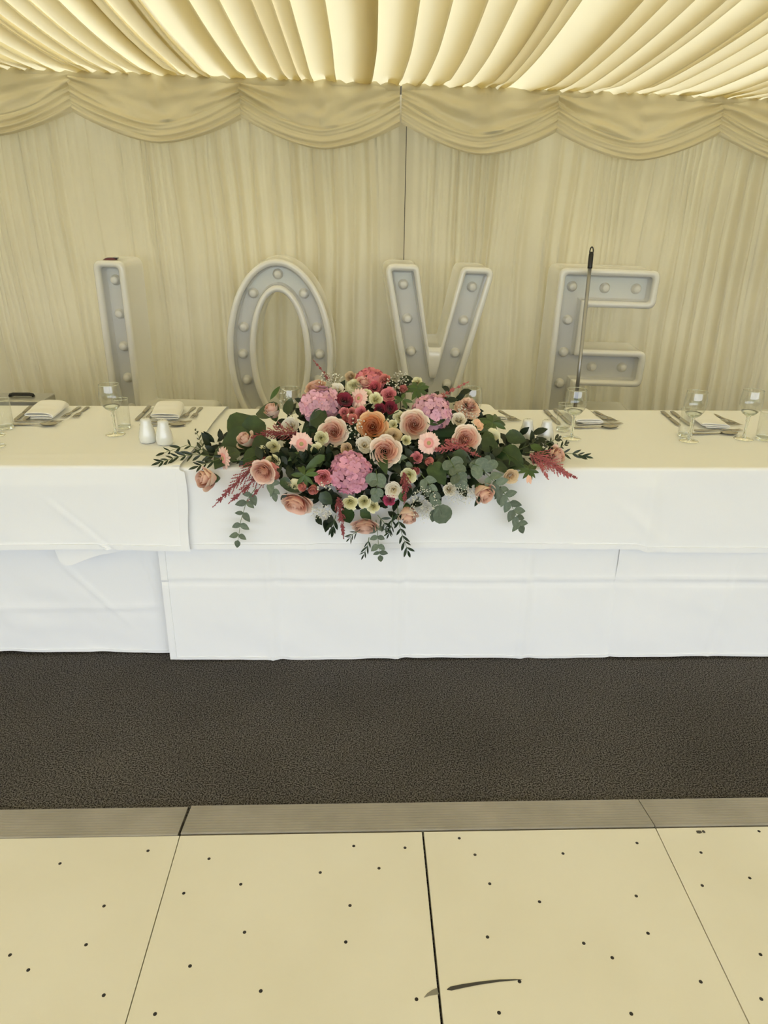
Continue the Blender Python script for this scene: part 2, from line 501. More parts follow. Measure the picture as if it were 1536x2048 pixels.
def pelmet(label, spans, seed):
    root = empty('swag_pelmet', (0, WALL - 0.085, 0), label, 'pelmet', 'swagged pelmets along the tent eave')
    for k, (a, b) in enumerate(spans):
        obj('swag', *swag_mesh(a, b, seed + k, k % 2 == (seed % 2) or k == 2), M['swag'], root)
    a, b = spans[0][0], spans[-1][1]
    n = 40
    v = []
    for k in range(n + 1):
        x = a + (b - a) * k / n
        wv = 0.004 * math.sin(x * 40)
        for dz, dy in ((0.0, -0.012), (-0.022, -0.020 + wv), (-0.045, -0.014 + wv), (-0.05, 0.0)):
            v.append((x, dy, eave(x) + dz))
    obj('heading_tape', v, [(i * 4 + j, i * 4 + j + 1, i * 4 + j + 5, i * 4 + j + 4) for i in range(n) for j in range(3)], M['swag'], root)
    v = []
    for k in range(n + 1):
        x = a + (b - a) * k / n
        v += [(x, 0.004, eave(x) + 0.02), (x, 0.006, eave(x) - 0.06), (x, 0.004, eave(x) - 0.13)]
    obj('gap_cover_strip', v, [(i * 3 + j, i * 3 + j + 1, i * 3 + j + 4, i * 3 + j + 3) for i in range(n) for j in range(2)], M['swag'], root)  # backing added behind the swags to block bright gaps at their junctions
pelmet('row of cream draped swags left of the slot above letter V', [(-3.92, -2.86), (-2.86, -1.80), (-1.80, -0.755), (-0.755, 0.247)], 3)
pelmet('row of cream draped swags right of the slot above letter V', [(0.258, 1.255), (1.255, 2.313), (2.313, 3.37), (3.37, 4.4)], 20)

# ------------------------------------------------------------------ dance floor
DF = empty('dance_floor', (0.16, 0.74, 0), 'cream laminate dance floor with aluminium edging on the carpet', 'dance floor')
DFL = Vector(DF.location)
EDGE = 1.3635
TOP = 0.022
cols = [-1.72, -1.0946, -0.4675, 0.1596, 0.7737, 1.39, 2.0]
screws = [(240,334),(592,283),(416,504),(344,659),(40,700),(113,760),(415,861),(836,315),(735,453),(963,417),(978,609),(760,744),(1043,844),(620,936),(1415,264),(1281,370),(1516,353),(1400,502),(1383,648)]
screws = [(a / 2, 1560 + b / 2) for a, b in screws]
s2 = [(84,271),(301,233),(364,299),(716,294),(1012,252),(423,415),(622,487),(1009,464),(414,628),(799,653),(1056,613),(913,711),(542,806),(130,877),(460,931),(989,935),(1267,807),(1268,290),(1273,422),(1463,392),(1506,698),(1509,876),(1500,205)]
screws += [(768 + a / 2, 1560 + b / 2) for a, b in s2]
spots = [at(px, py, z=TOP) for px, py in screws]
sv, sf = lathe([(0.0001, 0.0), (0.0036, 0.0), (0.0042, -0.0004)], 10)
screw_mesh = mesh('screw', sv, sf, M['screw'])
gaps = {2: 0.0012, 3: 0.0028, 4: 0.0012}
for i in range(6):
    a, b = cols[i] + gaps.get(i, 0.0012), cols[i + 1] - gaps.get(i + 1, 0.0012)
    p = add_bevel(obj('floor_panel', *box_vf(a - DFL.x, b - DFL.x, EDGE - 1.25 - DFL.y, EDGE - 0.0015 - DFL.y, 0.0, TOP), M['panel'], DF, smooth=False), 0.0008, 1)
    for s in spots:
        if a <= s.x <= b:
            link('screw', screw_mesh, p, (s.x - DFL.x, s.y - DFL.y, TOP + 0.0003))
def scuff(name, pts, mat):
    v = []
    P3 = [at(px, py, z=TOP + 0.0006) for px, py, w in pts]
    for k, (px, py, w) in enumerate(pts):
        t = (P3[min(k + 1, len(P3) - 1)] - P3[max(0, k - 1)]); nrm = Vector((-t.y, t.x, 0)).normalized()
        for s in (-1, 1): v.append(P3[k] + nrm * w * s - DFL)
    return obj(name, v, [(2 * k, 2 * k + 1, 2 * k + 3, 2 * k + 2) for k in range(len(pts) - 1)], mat, DF, smooth=False)
scuff('scuff_mark', [(894,1979,.001),(902,1977,.0042),(925,1972,.004),(960,1966,.0032),(1000,1961,.0024),(1030,1959.5,.0014),(1044,1959,.0004)], M['scuff'])
scuff('scuff_mark', [(848,1995,.0004),(856,1989,.003),(866,1985,.0055),(876,1982,.0065)], M['scuff_light'])
scuff('tape_mark', [(1393,1664,.004),(1398,1664,.005),(1403,1663,.003)], M['scuff'])
scuff('tape_mark', [(1405,1664,.003),(1408,1663,.005),(1410,1663,.002)], M['scuff'])
def ramp(x0, x1, dy, skew):
    prof = [(0.0, 0.0)]
    n = 11
    for k in range(n):
        for t, h in ((0.05, 0.0), (0.3, 0.0010), (0.7, 0.0010), (0.95, 0.0)):
            q = (k + t) / n
            prof.append((q * 0.112, TOP + 0.001 + (0.004 - TOP) * q + h))
    prof.append((0.1125, 0.0))
    v = []
    for e, x in enumerate((x0, x1)):
        for (y, z) in prof:
            v.append((x - DFL.x + (skew[e] * y), EDGE + 0.001 + dy + y - DFL.y, z))
    m = len(prof)
    f = [(k, k + 1, k + 1 + m, k + m) for k in range(m - 1)] + [tuple(range(m)), tuple(range(2 * m - 1, m - 1, -1))]
    return obj('edge_ramp', v, f, M['ramp'], DF, smooth=False)
ramp(-1.72, cols[2] - 0.006, -0.002, (0, 0))
ramp(cols[2] + 0.001, cols[4] - 0.001, 0.0022, (0.02, -0.02))
ramp(cols[4] + 0.0012, 2.0, 0.002, (-0.02, 0))

# ------------------------------------------------------------------ tables and cloths
for cx, w in ((-1.84, 'left of the flower arrangement'), (0.0, 'below the flower arrangement'), (1.84, 'right of the flower arrangement')):
    t = empty('trestle_table', (cx, (YF + YB) / 2, 0), 'trestle table hidden under the white cloths ' + w, 'table', 'trestle tables in a row')
    hd = (YB - YF) / 2 - 0.006
    obj('tabletop', *box_vf(-0.915, 0.915, -hd, hd, 0.712, 0.734), M['wood'], t, smooth=False)
    for sx in (-0.7, 0.7):
        for sy in (-0.18, 0.26):
            obj('leg', *tube([(sx, sy, 0), (sx, sy, 0.712)], 0.014, 8), M['alu'], t)
        obj('crossbar', *tube([(sx, -0.18, 0.25), (sx, 0.26, 0.25)], 0.010, 8), M['alu'], t)

def gauss(x, c, w): return math.exp(-((x - c) / w) ** 2)

def hem_band(parent, rows, lift):
    # a stitched hem: a band of doubled cloth lying proud of the sheet
    l = Vector(lift)
    m = len(rows[0])
    vv = [Vector(p) for p in rows[0]]
    for r in rows: vv += [Vector(p) + l for p in r]
    vv += [Vector(p) for p in rows[-1]]
    k = len(rows) + 2
    f = [(a * m + b, a * m + b + 1, (a + 1) * m + b + 1, (a + 1) * m + b) for a in range(k - 1) for b in range(m - 1)]
    return obj('hem', vv, f, M['tablecloth'], parent, smooth=False)

def top_cloth(name, label, x0, x1, lay, hem, front, top, edge_l=None, edge_r=None):
    """a cloth over the row: hangs behind, lies on the top, falls down the front to z = hem(x)"""
    rad = 0.012
    path = []
    zt, yf, yb = 0.736 + lay, YF - lay, YB + lay
    for k in range(5): path.append(('b', k / 5))
    for k in range(5):
        a = math.pi / 2 * k / 4
        path.append(('p', (yb - rad + rad * math.cos(a), zt - rad + rad * math.sin(a))))
    n = 46
    for k in range(1, n): path.append(('p', (yb - rad + (yf + rad - yb + rad) * k / n, zt)))
    for k in range(6):
        a = math.pi / 2 * k / 5
        path.append(('p', (yf + rad - rad * math.sin(a), zt - rad + rad * math.cos(a))))
    m = 44
    for k in range(1, m + 1): path.append(('f', k / m))
    nu = int((x1 - x0) / 0.012)
    v = []
    for kind, q in path:
        for i in range(nu + 1):
            x = x0 + (x1 - x0) * i / nu
            if kind == 'b':
                y, z = yb, 0.5 + (zt - rad - 0.5) * q
            elif kind == 'p':
                y, z = q
                z += top(x, y) * min(1, max(0, (y - yf - 0.01) / 0.03)) * min(1, max(0, (yb - y - 0.01) / 0.03))
            else:
                h = hem(x)
                z = zt - rad + (h - zt + rad) * q
                t = zt - rad - z
                y = yf - front(x, z, t) * min(1, t / 0.05)
            if kind != 'b':
                ts = 0.0 if kind == 'p' else zt - z
                if edge_r and i >= nu - 5:
                    x += edge_r(ts if kind == 'f' else 0.0, y) * (i - (nu - 5)) / 5
                if edge_l and i <= 5:
                    x += edge_l(ts if kind == 'f' else 0.0, y) * (5 - i) / 5
            v.append((x, y, z))
    o = obj(name, v, grid_faces(nu, len(path) - 1), M['tablecloth'])
    W_, H_ = nu + 1, len(path)
    hem_band(o, [[v[r * W_ + i] for i in range(W_)] for r in (H_ - 4, H_ - 3, H_ - 2, H_ - 1)], (0, -0.0030, 0))
    if edge_r:
        r0 = H_ - 48
        hem_band(o, [[v[r * W_ + i] for r in range(r0, H_)] for i in (W_ - 3, W_ - 2, W_ - 1)], (0.0012, -0.0032, 0.0008))
        hem_band(o, [[v[r * W_ + i] for r in range(10, r0 + 1)] for i in (W_ - 3, W_ - 2, W_ - 1)], (0.0010, 0, 0.0030))
    return tag(o, label, 'tablecloth', 'white cloths over the table row')

def wr(x, z, s):      # soft wrinkling of hanging linen
    return 0.005 * fbm(x * 1.7, z * 2.2, s) + 0.0042 * fbm(x * 5 + z * 4, z * 6, s + 5) + 0.0014 * fbm(x * 17 + z * 6, z * 19, s + 9)

XL = at(383, 1100, y=YF - 0.026).x
HL = at(220, 1101, y=YF - 0.027).z
HM = at(760, 1097, y=YF - 0.017).z
def front_left(x, z, t):
    d = wr(x, z, 3) + 0.006
    # diagonal drag line running down to the right
    w = (x + 1.02) - (0.66 - z) * 0.95
    d += 0.0045 * (gauss(w, 0, 0.006) - 0.7 * gauss(w, 0.014, 0.010)) * min(1, max(0, (0.68 - z) / 0.1))
    d += 0.006 * gauss(x, XL, 0.05) * (t / 0.3) + 0.004 * math.sin(z * 34 + x * 3) * gauss(x, XL - 0.10, 0.10) * t / 0.3
    return d
def top_left(x, y):
    return 0.0015 + 0.002 * gauss(y, 2.27 + 0.02 * x, 0.008) + 0.0014 * fbm(x * 1.5, y * 6, 2) + 0.0012 * gauss(y, 2.24, 0.006)
def edge_left_cloth(t, y):
    if t > 0: return 0.006 + 0.012 * (t / 0.3) + 0.009 * math.sin(t * 16 + 0.6)
    return 0.004 * math.sin((y - YF) * 9) + 0.03 * (y - YF)
top_cloth('tablecloth', 'white tablecloth ending in a hemmed edge left of the flowers', -2.75, XL - 0.012, 0.020,
          lambda x: HL + 0.004 * math.sin(x * 5) - 0.006 * (x + 0.7), front_left, top_left, edge_r=edge_left_cloth)
XC1 = at(1088, 1010, y=YF).x
XC2 = at(1300, 1010, y=YF).x
XC0 = at(612, 1070, y=YF).x
def front_main(x, z, t):
    d = wr(x, z, 7) + 0.004
    for xc, a in ((XC0, 0.004), (XC1, 0.0045), (XC2, 0.006)):
        xs = x - xc - 0.03 * (0.6 - z)
        d += a * (math.exp(-abs(xs) / 0.02) - 0.6 * gauss(xs, 0.05, 0.03))
    d += 0.004 * gauss(x + z * 1.1, 1.55, 0.03) * gauss(z, 0.55, 0.08)
    return d
def top_main(x, y):
    return 0.0012 * fbm(x * 1.3, y * 5, 12)
def hem_main(x):
    h = HM + 0.003 * math.sin(x * 4) - 0.004 * x
    return h - 0.010 * max(0, min(1, (x - XC2 + 0.02) / 0.03)) * (1 + 0.6 * (x - XC2))
top_cloth('tablecloth', 'long white tablecloth under the flowers running to the right', XL - 0.10, 2.75, 0.012,
          hem_main, front_main, top_main)

def skirt(label, x0, x1, yoff, hem, disp, zt=0.725, edge_l=None, edge_r=None):
    nu, nv = int((x1 - x0) / 0.011), 66
    v = []
    for j in range(nv + 1):
        for i in range(nu + 1):
            x = x0 + (x1 - x0) * i / nu
            h = hem(x)
            z = zt + (h - zt) * j / nv
            y = YF + yoff - disp(x, z)
            if edge_l and i <= 5: x += edge_l(z) * (5 - i) / 5
            if edge_r and i >= nu - 5: x += edge_r(z) * (i - nu + 5) / 5
            v.append((x, y, z))
    o = obj('table_skirt', v, grid_faces(nu, nv), M['tablecloth'])
    W_ = nu + 1
    hem_band(o, [[v[r * W_ + i] for i in range(W_)] for r in (nv - 1, nv)], (0, -0.0022, 0))
    if edge_l:
        hem_band(o, [[v[r * W_ + i] for r in range(nv + 1)] for i in (2, 1, 0)], (-0.001, -0.0026, 0))
    return tag(o, label, 'table skirt', 'white cloths reaching down to the carpet')
XK = at(316, 1110, y=YF).x
def disp_l(x, z):
    d = wr(x, z, 21) * 1.3 + 0.004 * gauss(z, 0.20, 0.012)
    w1 = (x + 1.05) - (0.40 - z) * 0.8
    d += 0.007 * gauss(w1, 0, 0.007) * gauss(z, 0.30, 0.13)
    w2 = (x - XK + 0.03) + 0.9 * max(0, z - 0.2) ** 2
    d += 0.008 * gauss(w2, 0, 0.006) * gauss(z, 0.34, 0.13)
    return d - 0.030 * max(0, 0.42 - z) ** 1.2 + 0.006 * fbm(x * 3, z * 9, 4) * max(0, 0.3 - z) * 3
skirt('set back white cloth skirt at the lower left', -2.7, XK + 0.12, 0.048, lambda x: 0.010 + 0.005 * math.sin(x * 4 + 1) + 0.004 * fbm(x * 9), disp_l)
def disp_m(x, z):
    d = wr(x, z, 33)
    for xc, a in ((at(541, 1210, y=YF).x, .008), (at(796, 1210, y=YF).x, .008), (at(1052, 1210, y=YF).x, .007)):
        d += a * math.exp(-abs(x - xc) / 0.012) - 0.6 * a * gauss(x, xc + 0.03, 0.02)
    zc = 0.335 - 0.004 * math.sin(x * 3)
    d += 0.0045 * gauss(z, zc, 0.006) - 0.004 * gauss(z, zc - 0.016, 0.008)
    xb = x - at(1243, 1210, y=YF).x + 0.06 * (z - 0.2)
    d -= 0.012 * gauss(xb, 0.0, 0.022)
    return d
XR = at(1262, 1150, y=YF).x
skirt('white cloth skirt with square fold creases below the flowers', XK, XR, 0.008,
      lambda x: 0.006 + 0.003 * math.sin(x * 7) + 0.0025 * fbm(x * 12), lambda x, z: disp_m(x, z),
      edge_l=lambda z: 0.03 * (0.42 - z) * -0.3)
def disp_r(x, z):
    d = wr(x, z, 51) * 1.2 - 0.010 * max(0.0, 1 - max(0.0, x - (XR - 0.05) + 0.06 * (z - 0.2)) / 0.06) ** 2
    xc = at(1445, 1210, y=YF).x + 0.07 * (z - 0.2)
    d += 0.0045 * math.exp(-abs(x - xc) / 0.012)
    zc = 0.335
    d += (0.005 * gauss(z, zc, 0.008) - 0.005 * gauss(z, zc - 0.02, 0.010)) * (0.5 + 0.5 * min(1, max(0, (x - 1.0) / 0.15)))
    return d
skirt('white cloth skirt with a crumpled crease at the lower right', XR - 0.05, 2.7, 0.001, lambda x: 0.008 + 0.003 * math.sin(x * 5 + 2), disp_r)

# corner of an under cloth peeping out below the left tablecloth
cv = []
cp = [(105, 1088), (112, 1102), (118, 1118), (124, 1127), (135, 1131), (150, 1127), (172, 1118), (200, 1109), (228, 1105), (252, 1100), (255, 1088)]
ct = [(100, 1000), (112, 1000), (124, 1000), (136, 1000), (148, 1000), (160, 1000), (175, 1000), (195, 1000), (215, 1000), (240, 1000), (258, 1000)]
for j in range(9):
    for k in range(len(cp)):
        a = at(*ct[k], y=YF - 0.013); b = at(*cp[k], y=YF - 0.013)
        p = a.lerp(b, j / 8)
        p.y -= 0.002 * math.sin(k * 1.4) * (j / 8) ** 2 + (0.003 if j == 8 else 0)
        cv.append(p)
tag(obj('tablecloth_corner', cv, grid_faces(len(cp) - 1, 8), M['tablecloth']), 'loose white cloth corner peeping out below the left tablecloth', 'cloth corner')

# ------------------------------------------------------------------ letters
def fillet(pts, rads, seg=6):
    out = []
    n = len(pts)
    for i in range(n):
        p, a, b = Vector(pts[i]), Vector(pts[i - 1]), Vector(pts[(i + 1) % n])
        u, w = (a - p).normalized(), (b - p).normalized()
        ang = u.angle(w)
        r = rads[i]
        d = min(r / math.tan(ang / 2), (a - p).length * 0.49, (b - p).length * 0.49)
        s, e = p + u * d, p + w * d
        for k in range(seg + 1):
            t = k / seg
            out.append(s * (1 - t) ** 2 + p * 2 * t * (1 - t) + e * t ** 2)
    return out

def fill(loops, y):
    from mathutils.geometry import tessellate_polygon
    L = [[Vector((q.x, q.y, 0)) for q in lp] for lp in loops]
    tri = tessellate_polygon(L)
    v = [(q.x, y, q.y) for lp in loops for q in lp]
    return v, [tuple(t) for t in tri]

DEPTH = 0.285
RIMH = 0.020
def ring_strip(loops_profile):
    """loops_profile: list of (loop of 2D points, y); bridges successive closed loops"""
    v, f = [], []
    n = len(loops_profile[0][0])
    for lp, y in loops_profile:
        v += [(q.x, y, q.y) for q in lp]
    for j in range(len(loops_profile) - 1):
        for i in range(n):
            a, b = j * n + i, j * n + (i + 1) % n
            f.append((a, b, b + n, a + n))
    return v, f

def lerp_loop(a, b, t): return [p.lerp(q, t) for p, q in zip(a, b)]

def letter(name, label, origin, rz, tilt, loops, bulbs):
    """loops: list of (outer outline, recess outline) pairs; a hole is a pair too"""
    root = empty('marquee_letter', origin, label, 'letter', 'four white light-up letters')
    root.rotation_euler = (0, tilt, rz)
    parts = []
    for outer, inner in loops:
        big = lerp_loop(outer, inner, -0.10)
        prof = [(lerp_loop(outer, inner, -0.34), DEPTH), (lerp_loop(outer, inner, -0.26), DEPTH - 0.012), (lerp_loop(outer, inner, -0.06), 0.035), (big, 0.026), (big, 0.008)]
        for k in range(9):
            a = math.pi * k / 8
            prof.append((lerp_loop(big, inner, 0.5 - 0.5 * math.cos(a)), 0.006 - RIMH * math.sin(a)))
        prof += [(inner, 0.012), (inner, 0.018)]
        parts.append(ring_strip(prof))
    back = fill([lerp_loop(o, q, -0.34) for o, q in loops], DEPTH)
    obj('casing', *join_vf(parts + [back]), M['gloss_white'], root)
    fparts = []
    for outer, inner in loops:
        cen = lerp_loop(inner, outer, 0.0)
        dp = []
        for k in range(5):
            a = math.pi / 2 * k / 4
            dp.append((lerp_loop(inner, outer, -0.35 * (1 - math.cos(a))), 0.016 + 0.05 * math.sin(a)))
        fparts.append((ring_strip(dp), dp[-1][0]))
    fl = fill([q for _, q in fparts], 0.066)
    obj('face_panel', *join_vf([p for p, _ in fparts] + [fl]), M['letter_face'], root)
    bv, bf = lathe([(0.031, 0.0), (0.031, 0.010), (0.024, 0.013), (0.024, 0.030), (0.021, 0.036), (0.012, 0.040), (0.0005, 0.041)], 18)
    for (x, z) in bulbs:
        link('bulb', bulb_mesh, root, mtx=Matrix.Translation((x, 0.0655, z)) @ Matrix.Rotation(R(90), 4, 'X'))
    return root
bv, bf = lathe([(0.030, 0.0), (0.030, 0.008), (0.024, 0.012), (0.023, 0.030), (0.020, 0.037), (0.012, 0.041), (0.0005, 0.042)], 18)
bulb_mesh = mesh('bulb', [(x * 1.12, y * 1.12, z) for x, y, z in bv], bf, M['bulb'])
RW = 0.039
LY = 4.80
def offset_poly(pts, d):
    out = []
    n = len(pts)
    for i in range(n):
        p, a, b = Vector(pts[i]), Vector(pts[i - 1]), Vector(pts[(i + 1) % n])
        e1, e2 = (p - a).normalized(), (b - p).normalized()
        n1, n2 = Vector((-e1.y, e1.x)), Vector((-e2.y, e2.x))     # inward for counter-clockwise
        m = (n1 + n2); m = m / m.length
        out.append(p + m * (d / max(0.2, m.dot(n1))))
    return out
def poly_pair(pts, rads, inner=None, rin=None):
    ip = inner or offset_poly(pts, RW)
    return fillet(pts, rads), fillet([tuple(q) for q in ip], rin or [max(0.006, r * 0.45) for r in rads])

# L
Lp = [(0, 0), (0.67, 0), (0.67, 0.235), (0.197, 0.235), (0.197, 1.20), (0, 1.20)]
letter('L', 'glossy white light-up letter L, farthest left', (-1.706, LY, 0), R(-5), R(0.3), [poly_pair(Lp, [.05, .05, .05, .02, .05, .05])],
       [(0.107, 1.20 - 0.118 - k * 0.212) for k in range(5)] + [(0.107 + 0.21, 0.115), (0.107 + 0.42, 0.115)])
# O
def ell(a, b, cx, cz, n=64): return [Vector((cx + a * math.cos(2 * math.pi * k / n), cz + b * math.sin(2 * math.pi * k / n))) for k in range(n)]
ow, oh, sw = 0.352, 0.610, 0.186
outer_pair = (ell(ow, oh, ow, oh), ell(ow - RW, oh - RW, ow, oh))
hole_pair = (ell(ow - sw, oh - sw - 0.01, ow, oh), ell(ow - sw + RW, oh - sw - 0.01 + RW, ow, oh))
ob = []
for k in range(12):
    a = math.pi / 2 + 2 * math.pi * k / 12 + 0.20 * math.sin(2 * 2 * math.pi * k / 12)
    ob.append((ow + (ow - sw / 2) * math.cos(a), oh + (oh - sw / 2) * math.sin(a)))
letter('O', 'glossy white light-up letter O, a tall oval ring', (-0.893, LY, 0), R(0), 0, [outer_pair, hole_pair], ob)
# V
vt = 1.20
Vp = [(0.265, 0), (0.465, 0), (0.725, vt), (0.508, vt), (0.405, 0.66), (0.325, 0.66), (0.222, vt), (0.005, vt)]
Vi = [(0.300, 0.036), (0.430, 0.036), (0.680, vt - RW), (0.536, vt - RW), (0.384, 0.47), (0.346, 0.47), (0.194, vt - RW), (0.050, vt - RW)]
vb = []
for k in range(5):
    z = vt - 0.125 - k * 0.218
    t = (vt - z) / vt
    vb.append((0.113 + 0.215 * t, z)); vb.append((0.617 - 0.215 * t, z))
letter('V', 'glossy white light-up letter V behind the flowers', (0.112, LY, 0.0), R(2), R(1.8), [poly_pair(Vp, [.03, .03, .055, .045, .016, .016, .045, .055], Vi, [.01, .01, .015, .012, .015, .015, .012, .015])], vb)
# E
eh = 1.185
Ep = [(0, 0), (0.655, 0), (0.655, 0.232), (0.205, 0.232), (0.205, 0.425), (0.655, 0.425), (0.655, 0.665), (0.205, 0.665), (0.205, eh - 0.235), (0.655, eh - 0.235), (0.655, eh), (0, eh)]
er = [.05, .05, .05, .02, .02, .05, .05, .02, .02, .05, .05, .05]
eb = [(0.105, eh - 0.115 - k * 0.216) for k in range(5)] + [(0.325, eh - 0.118), (0.535, eh - 0.118), (0.315, 0.545), (0.525, 0.545), (0.315, 0.116), (0.525, 0.116)]
letter('E', 'glossy white light-up letter E with a pole leaning on it', (1.272, LY, 0.0), R(-1), R(1.2), [poly_pair(Ep, er)], eb)

# dark red pouch lying on top of the L
q = at(235, 513, z=1.215)
pr = empty('small_pouch', (q.x, LY + 0.075, 1.2005), 'small dark red pouch lying on top of letter L', 'pouch')
v = []
for j in range(7):
    for i in range(13):
        a, b = i / 12 * 2 - 1, j / 6 * 2 - 1
        hgt = 0.015 * (1 - abs(a) ** 3) ** 0.6 * (1 - abs(b) ** 2.5) ** 0.6 if abs(a) < 1 and abs(b) < 1 else 0
        v.append((a * 0.042, b * 0.03, 0.002 + hgt))
n0 = len(v)
v += [(x, y, 0.0) for x, y, z in v]
fa = grid_faces(12, 6)
fb = [tuple(k + n0 for k in reversed(t)) for t in fa]
obj('body', v, fa + fb, M['darkred'], pr)
obj('flap', *box_vf(0.012, 0.047, -0.012, 0.012, 0.010, 0.016), M['black'], pr, smooth=False)

# pole leaning on the E
top = at(1184, 494, y=LY - 0.050); bot2 = at(1155, 770, y=LY - 0.20)
dirp = (top - bot2).normalized()
base = bot2 - dirp * ((bot2.z - 0.004) / dirp.z)
pl = empty('mop_pole', base, 'thin grey metal pole with black hanging loop, leaning against letter E', 'pole')
T = top - base
ux = T.normalized()
L_ = T.length
obj('shaft', *tube([Vector((0, 0, 0)) + ux * 0.0, ux * (L_ - 0.12)], 0.0120, 14), M['polegrey'], pl)
obj('grip', *tube([ux * (L_ - 0.13), ux * (L_ - 0.125), ux * (L_ - 0.045), ux * (L_ - 0.03)], [0.0145, 0.0155, 0.0150, 0.012], 14), M['black'], pl)
side = ux.cross(Vector((0, 1, 0))).normalized()
loop = []
for k in range(13):
    a = math.pi * k / 12
    loop.append(ux * (L_ - 0.035 + 0.035 * math.sin(a) ** 0.8) + side * (0.011 * math.cos(a)))
obj('hanging_loop', *tube(loop, 0.004, 8), M['black'], pl)

# silver case standing behind the table
cy = 4.30
c1 = at(84, 801, y=cy)
cs = empty('flight_case', (c1.x - 0.34, cy + 0.10, 0), 'silver hard case with black handle, behind the table at far left', 'case')
ch = c1.z
add_bevel(obj('body', *box_vf(-0.34, 0.34, -0.10, 0.10, 0, ch - 0.10), M['case'], cs, smooth=False), 0.008)
add_bevel(obj('lid', *box_vf(-0.34, 0.34, -0.10, 0.10, ch - 0.097, ch), M['case'], cs, smooth=False), 0.010)
hx = at(28, 795, y=cy).x - (c1.x - 0.34)
obj('handle', *tube([(hx - 0.072, 0, ch), (hx - 0.068, 0, ch + 0.010), (hx - 0.05, 0, ch + 0.014), (hx + 0.05, 0, ch + 0.014), (hx + 0.068, 0, ch + 0.010), (hx + 0.072, 0, ch)], 0.011, 10), M['black'], cs)
for dx in (-0.26, 0.26):
    obj('latch', *box_vf(dx - 0.02, dx + 0.02, -0.106, -0.10, ch - 0.13, ch - 0.06), M['alu'], cs, smooth=False)

# ------------------------------------------------------------------ tableware
TT = 0.7490     # cloth surface right of the left cloth's edge
def table_z(x): return 0.7585 if x < XL + 0.02 else TT

def glass_body(profile, n=28): return lathe(profile, n)
wh = 0.182
wine_bowl = [(0.009, 0.0885), (0.016, 0.0915), (0.0245, 0.098), (0.034, 0.112), (0.0385, 0.128), (0.0392, 0.142), (0.0375, 0.160), (0.0345, wh)]
ring = [(0.0345 + 0.0011 * math.cos(k * math.pi / 3), wh + 0.0011 * math.sin(k * math.pi / 3)) for k in range(7)]
wine_stem = [(0.0002, 0.087), (0.009, 0.0885), (0.0065, 0.083), (0.0055, 0.076), (0.0068, 0.071), (0.0050, 0.064), (0.0042, 0.045), (0.0045, 0.022), (0.0065, 0.012), (0.0095, 0.0075), (0.0002, 0.0065)]
wine_foot = [(0.0002, 0.0062), (0.010, 0.0060), (0.022, 0.0040), (0.033, 0.0024), (0.0345, 0.0013), (0.033, 0.0003), (0.0002, 0.0003)]
wb = mesh('bowl', *lathe(wine_bowl, 32), M['thin_glass'])
wr_ = mesh('rim', *lathe(ring, 32), M['glass'])
ws = mesh('stem', *join_vf([lathe(wine_stem, 24), lathe([(0.0002, 0.0890), (0.0085, 0.0890), (0.0155, 0.0920), (0.0238, 0.0985), (0.0290, 0.1055), (0.020, 0.1010), (0.010, 0.0975), (0.0002, 0.0965)], 32)]), M['glass'])
wf = mesh('foot', *lathe(wine_foot, 32), M['glass'])
def wine(px, py, label):
    p = at(px, py, z=TT); p.z = table_z(p.x)
    r = empty('wine_glass', p, label, 'wine glass', 'wine glasses on the table')
    for nm, me in (('bowl', wb), ('stem', ws), ('foot', wf), ('rim', wr_)): link(nm, me, r)
wine(232, 874, 'wine glass beside the left salt and pepper pair')
wine(1143, 877, 'wine glass right of the right salt and pepper pair')
wine(1377, 882, 'wine glass second from the right edge')
wine(1487, 878, 'wine glass nearest the right edge')
wine(584, 876, 'wine glass rising behind the left half of the flowers')
wine(938, 874, 'wine glass rising behind the right half of the flowers')
wine(-9, 876, 'wine glass cut by the left edge, the farther of two')
wine(-9, 898, 'wine glass cut by the left edge, the nearer of two')
def tumbler(px, py, r, h, label):
    p = at(px, py, z=TT); p.z = table_z(p.x)
    root = empty('tumbler', p, label, 'tumbler', 'straight tumblers on the table')
    obj('glass_wall', *lathe([(r * 0.94, 0.010), (r, h)], 32), M['thin_glass'], root)
    obj('glass_base', *lathe([(0.0002, 0.0003), (r * 0.90, 0.0003), (r * 0.94, 0.003), (r * 0.945, 0.0095), (r * 0.86, 0.0098), (0.0002, 0.0085)], 32), M['glass'], root)
    obj('rim', *lathe([(r + 0.001 * math.cos(k * math.pi / 3), h + 0.001 * math.sin(k * math.pi / 3)) for k in range(7)], 32), M['glass'], root)
tumbler(250, 861, 0.0245, 0.110, 'straight tumbler behind the wine glass by the left shakers')
tumbler(13, 862, 0.030, 0.108, 'straight tumbler at the left edge')
tumbler(1125, 861, 0.0265, 0.103, 'straight tumbler beside the right salt and pepper pair')
tumbler(1369, 872, 0.0265, 0.103, 'straight tumbler left of the farthest right napkin')
tumbler(1528, 879, 0.0320, 0.104, 'straight tumbler at the right edge')

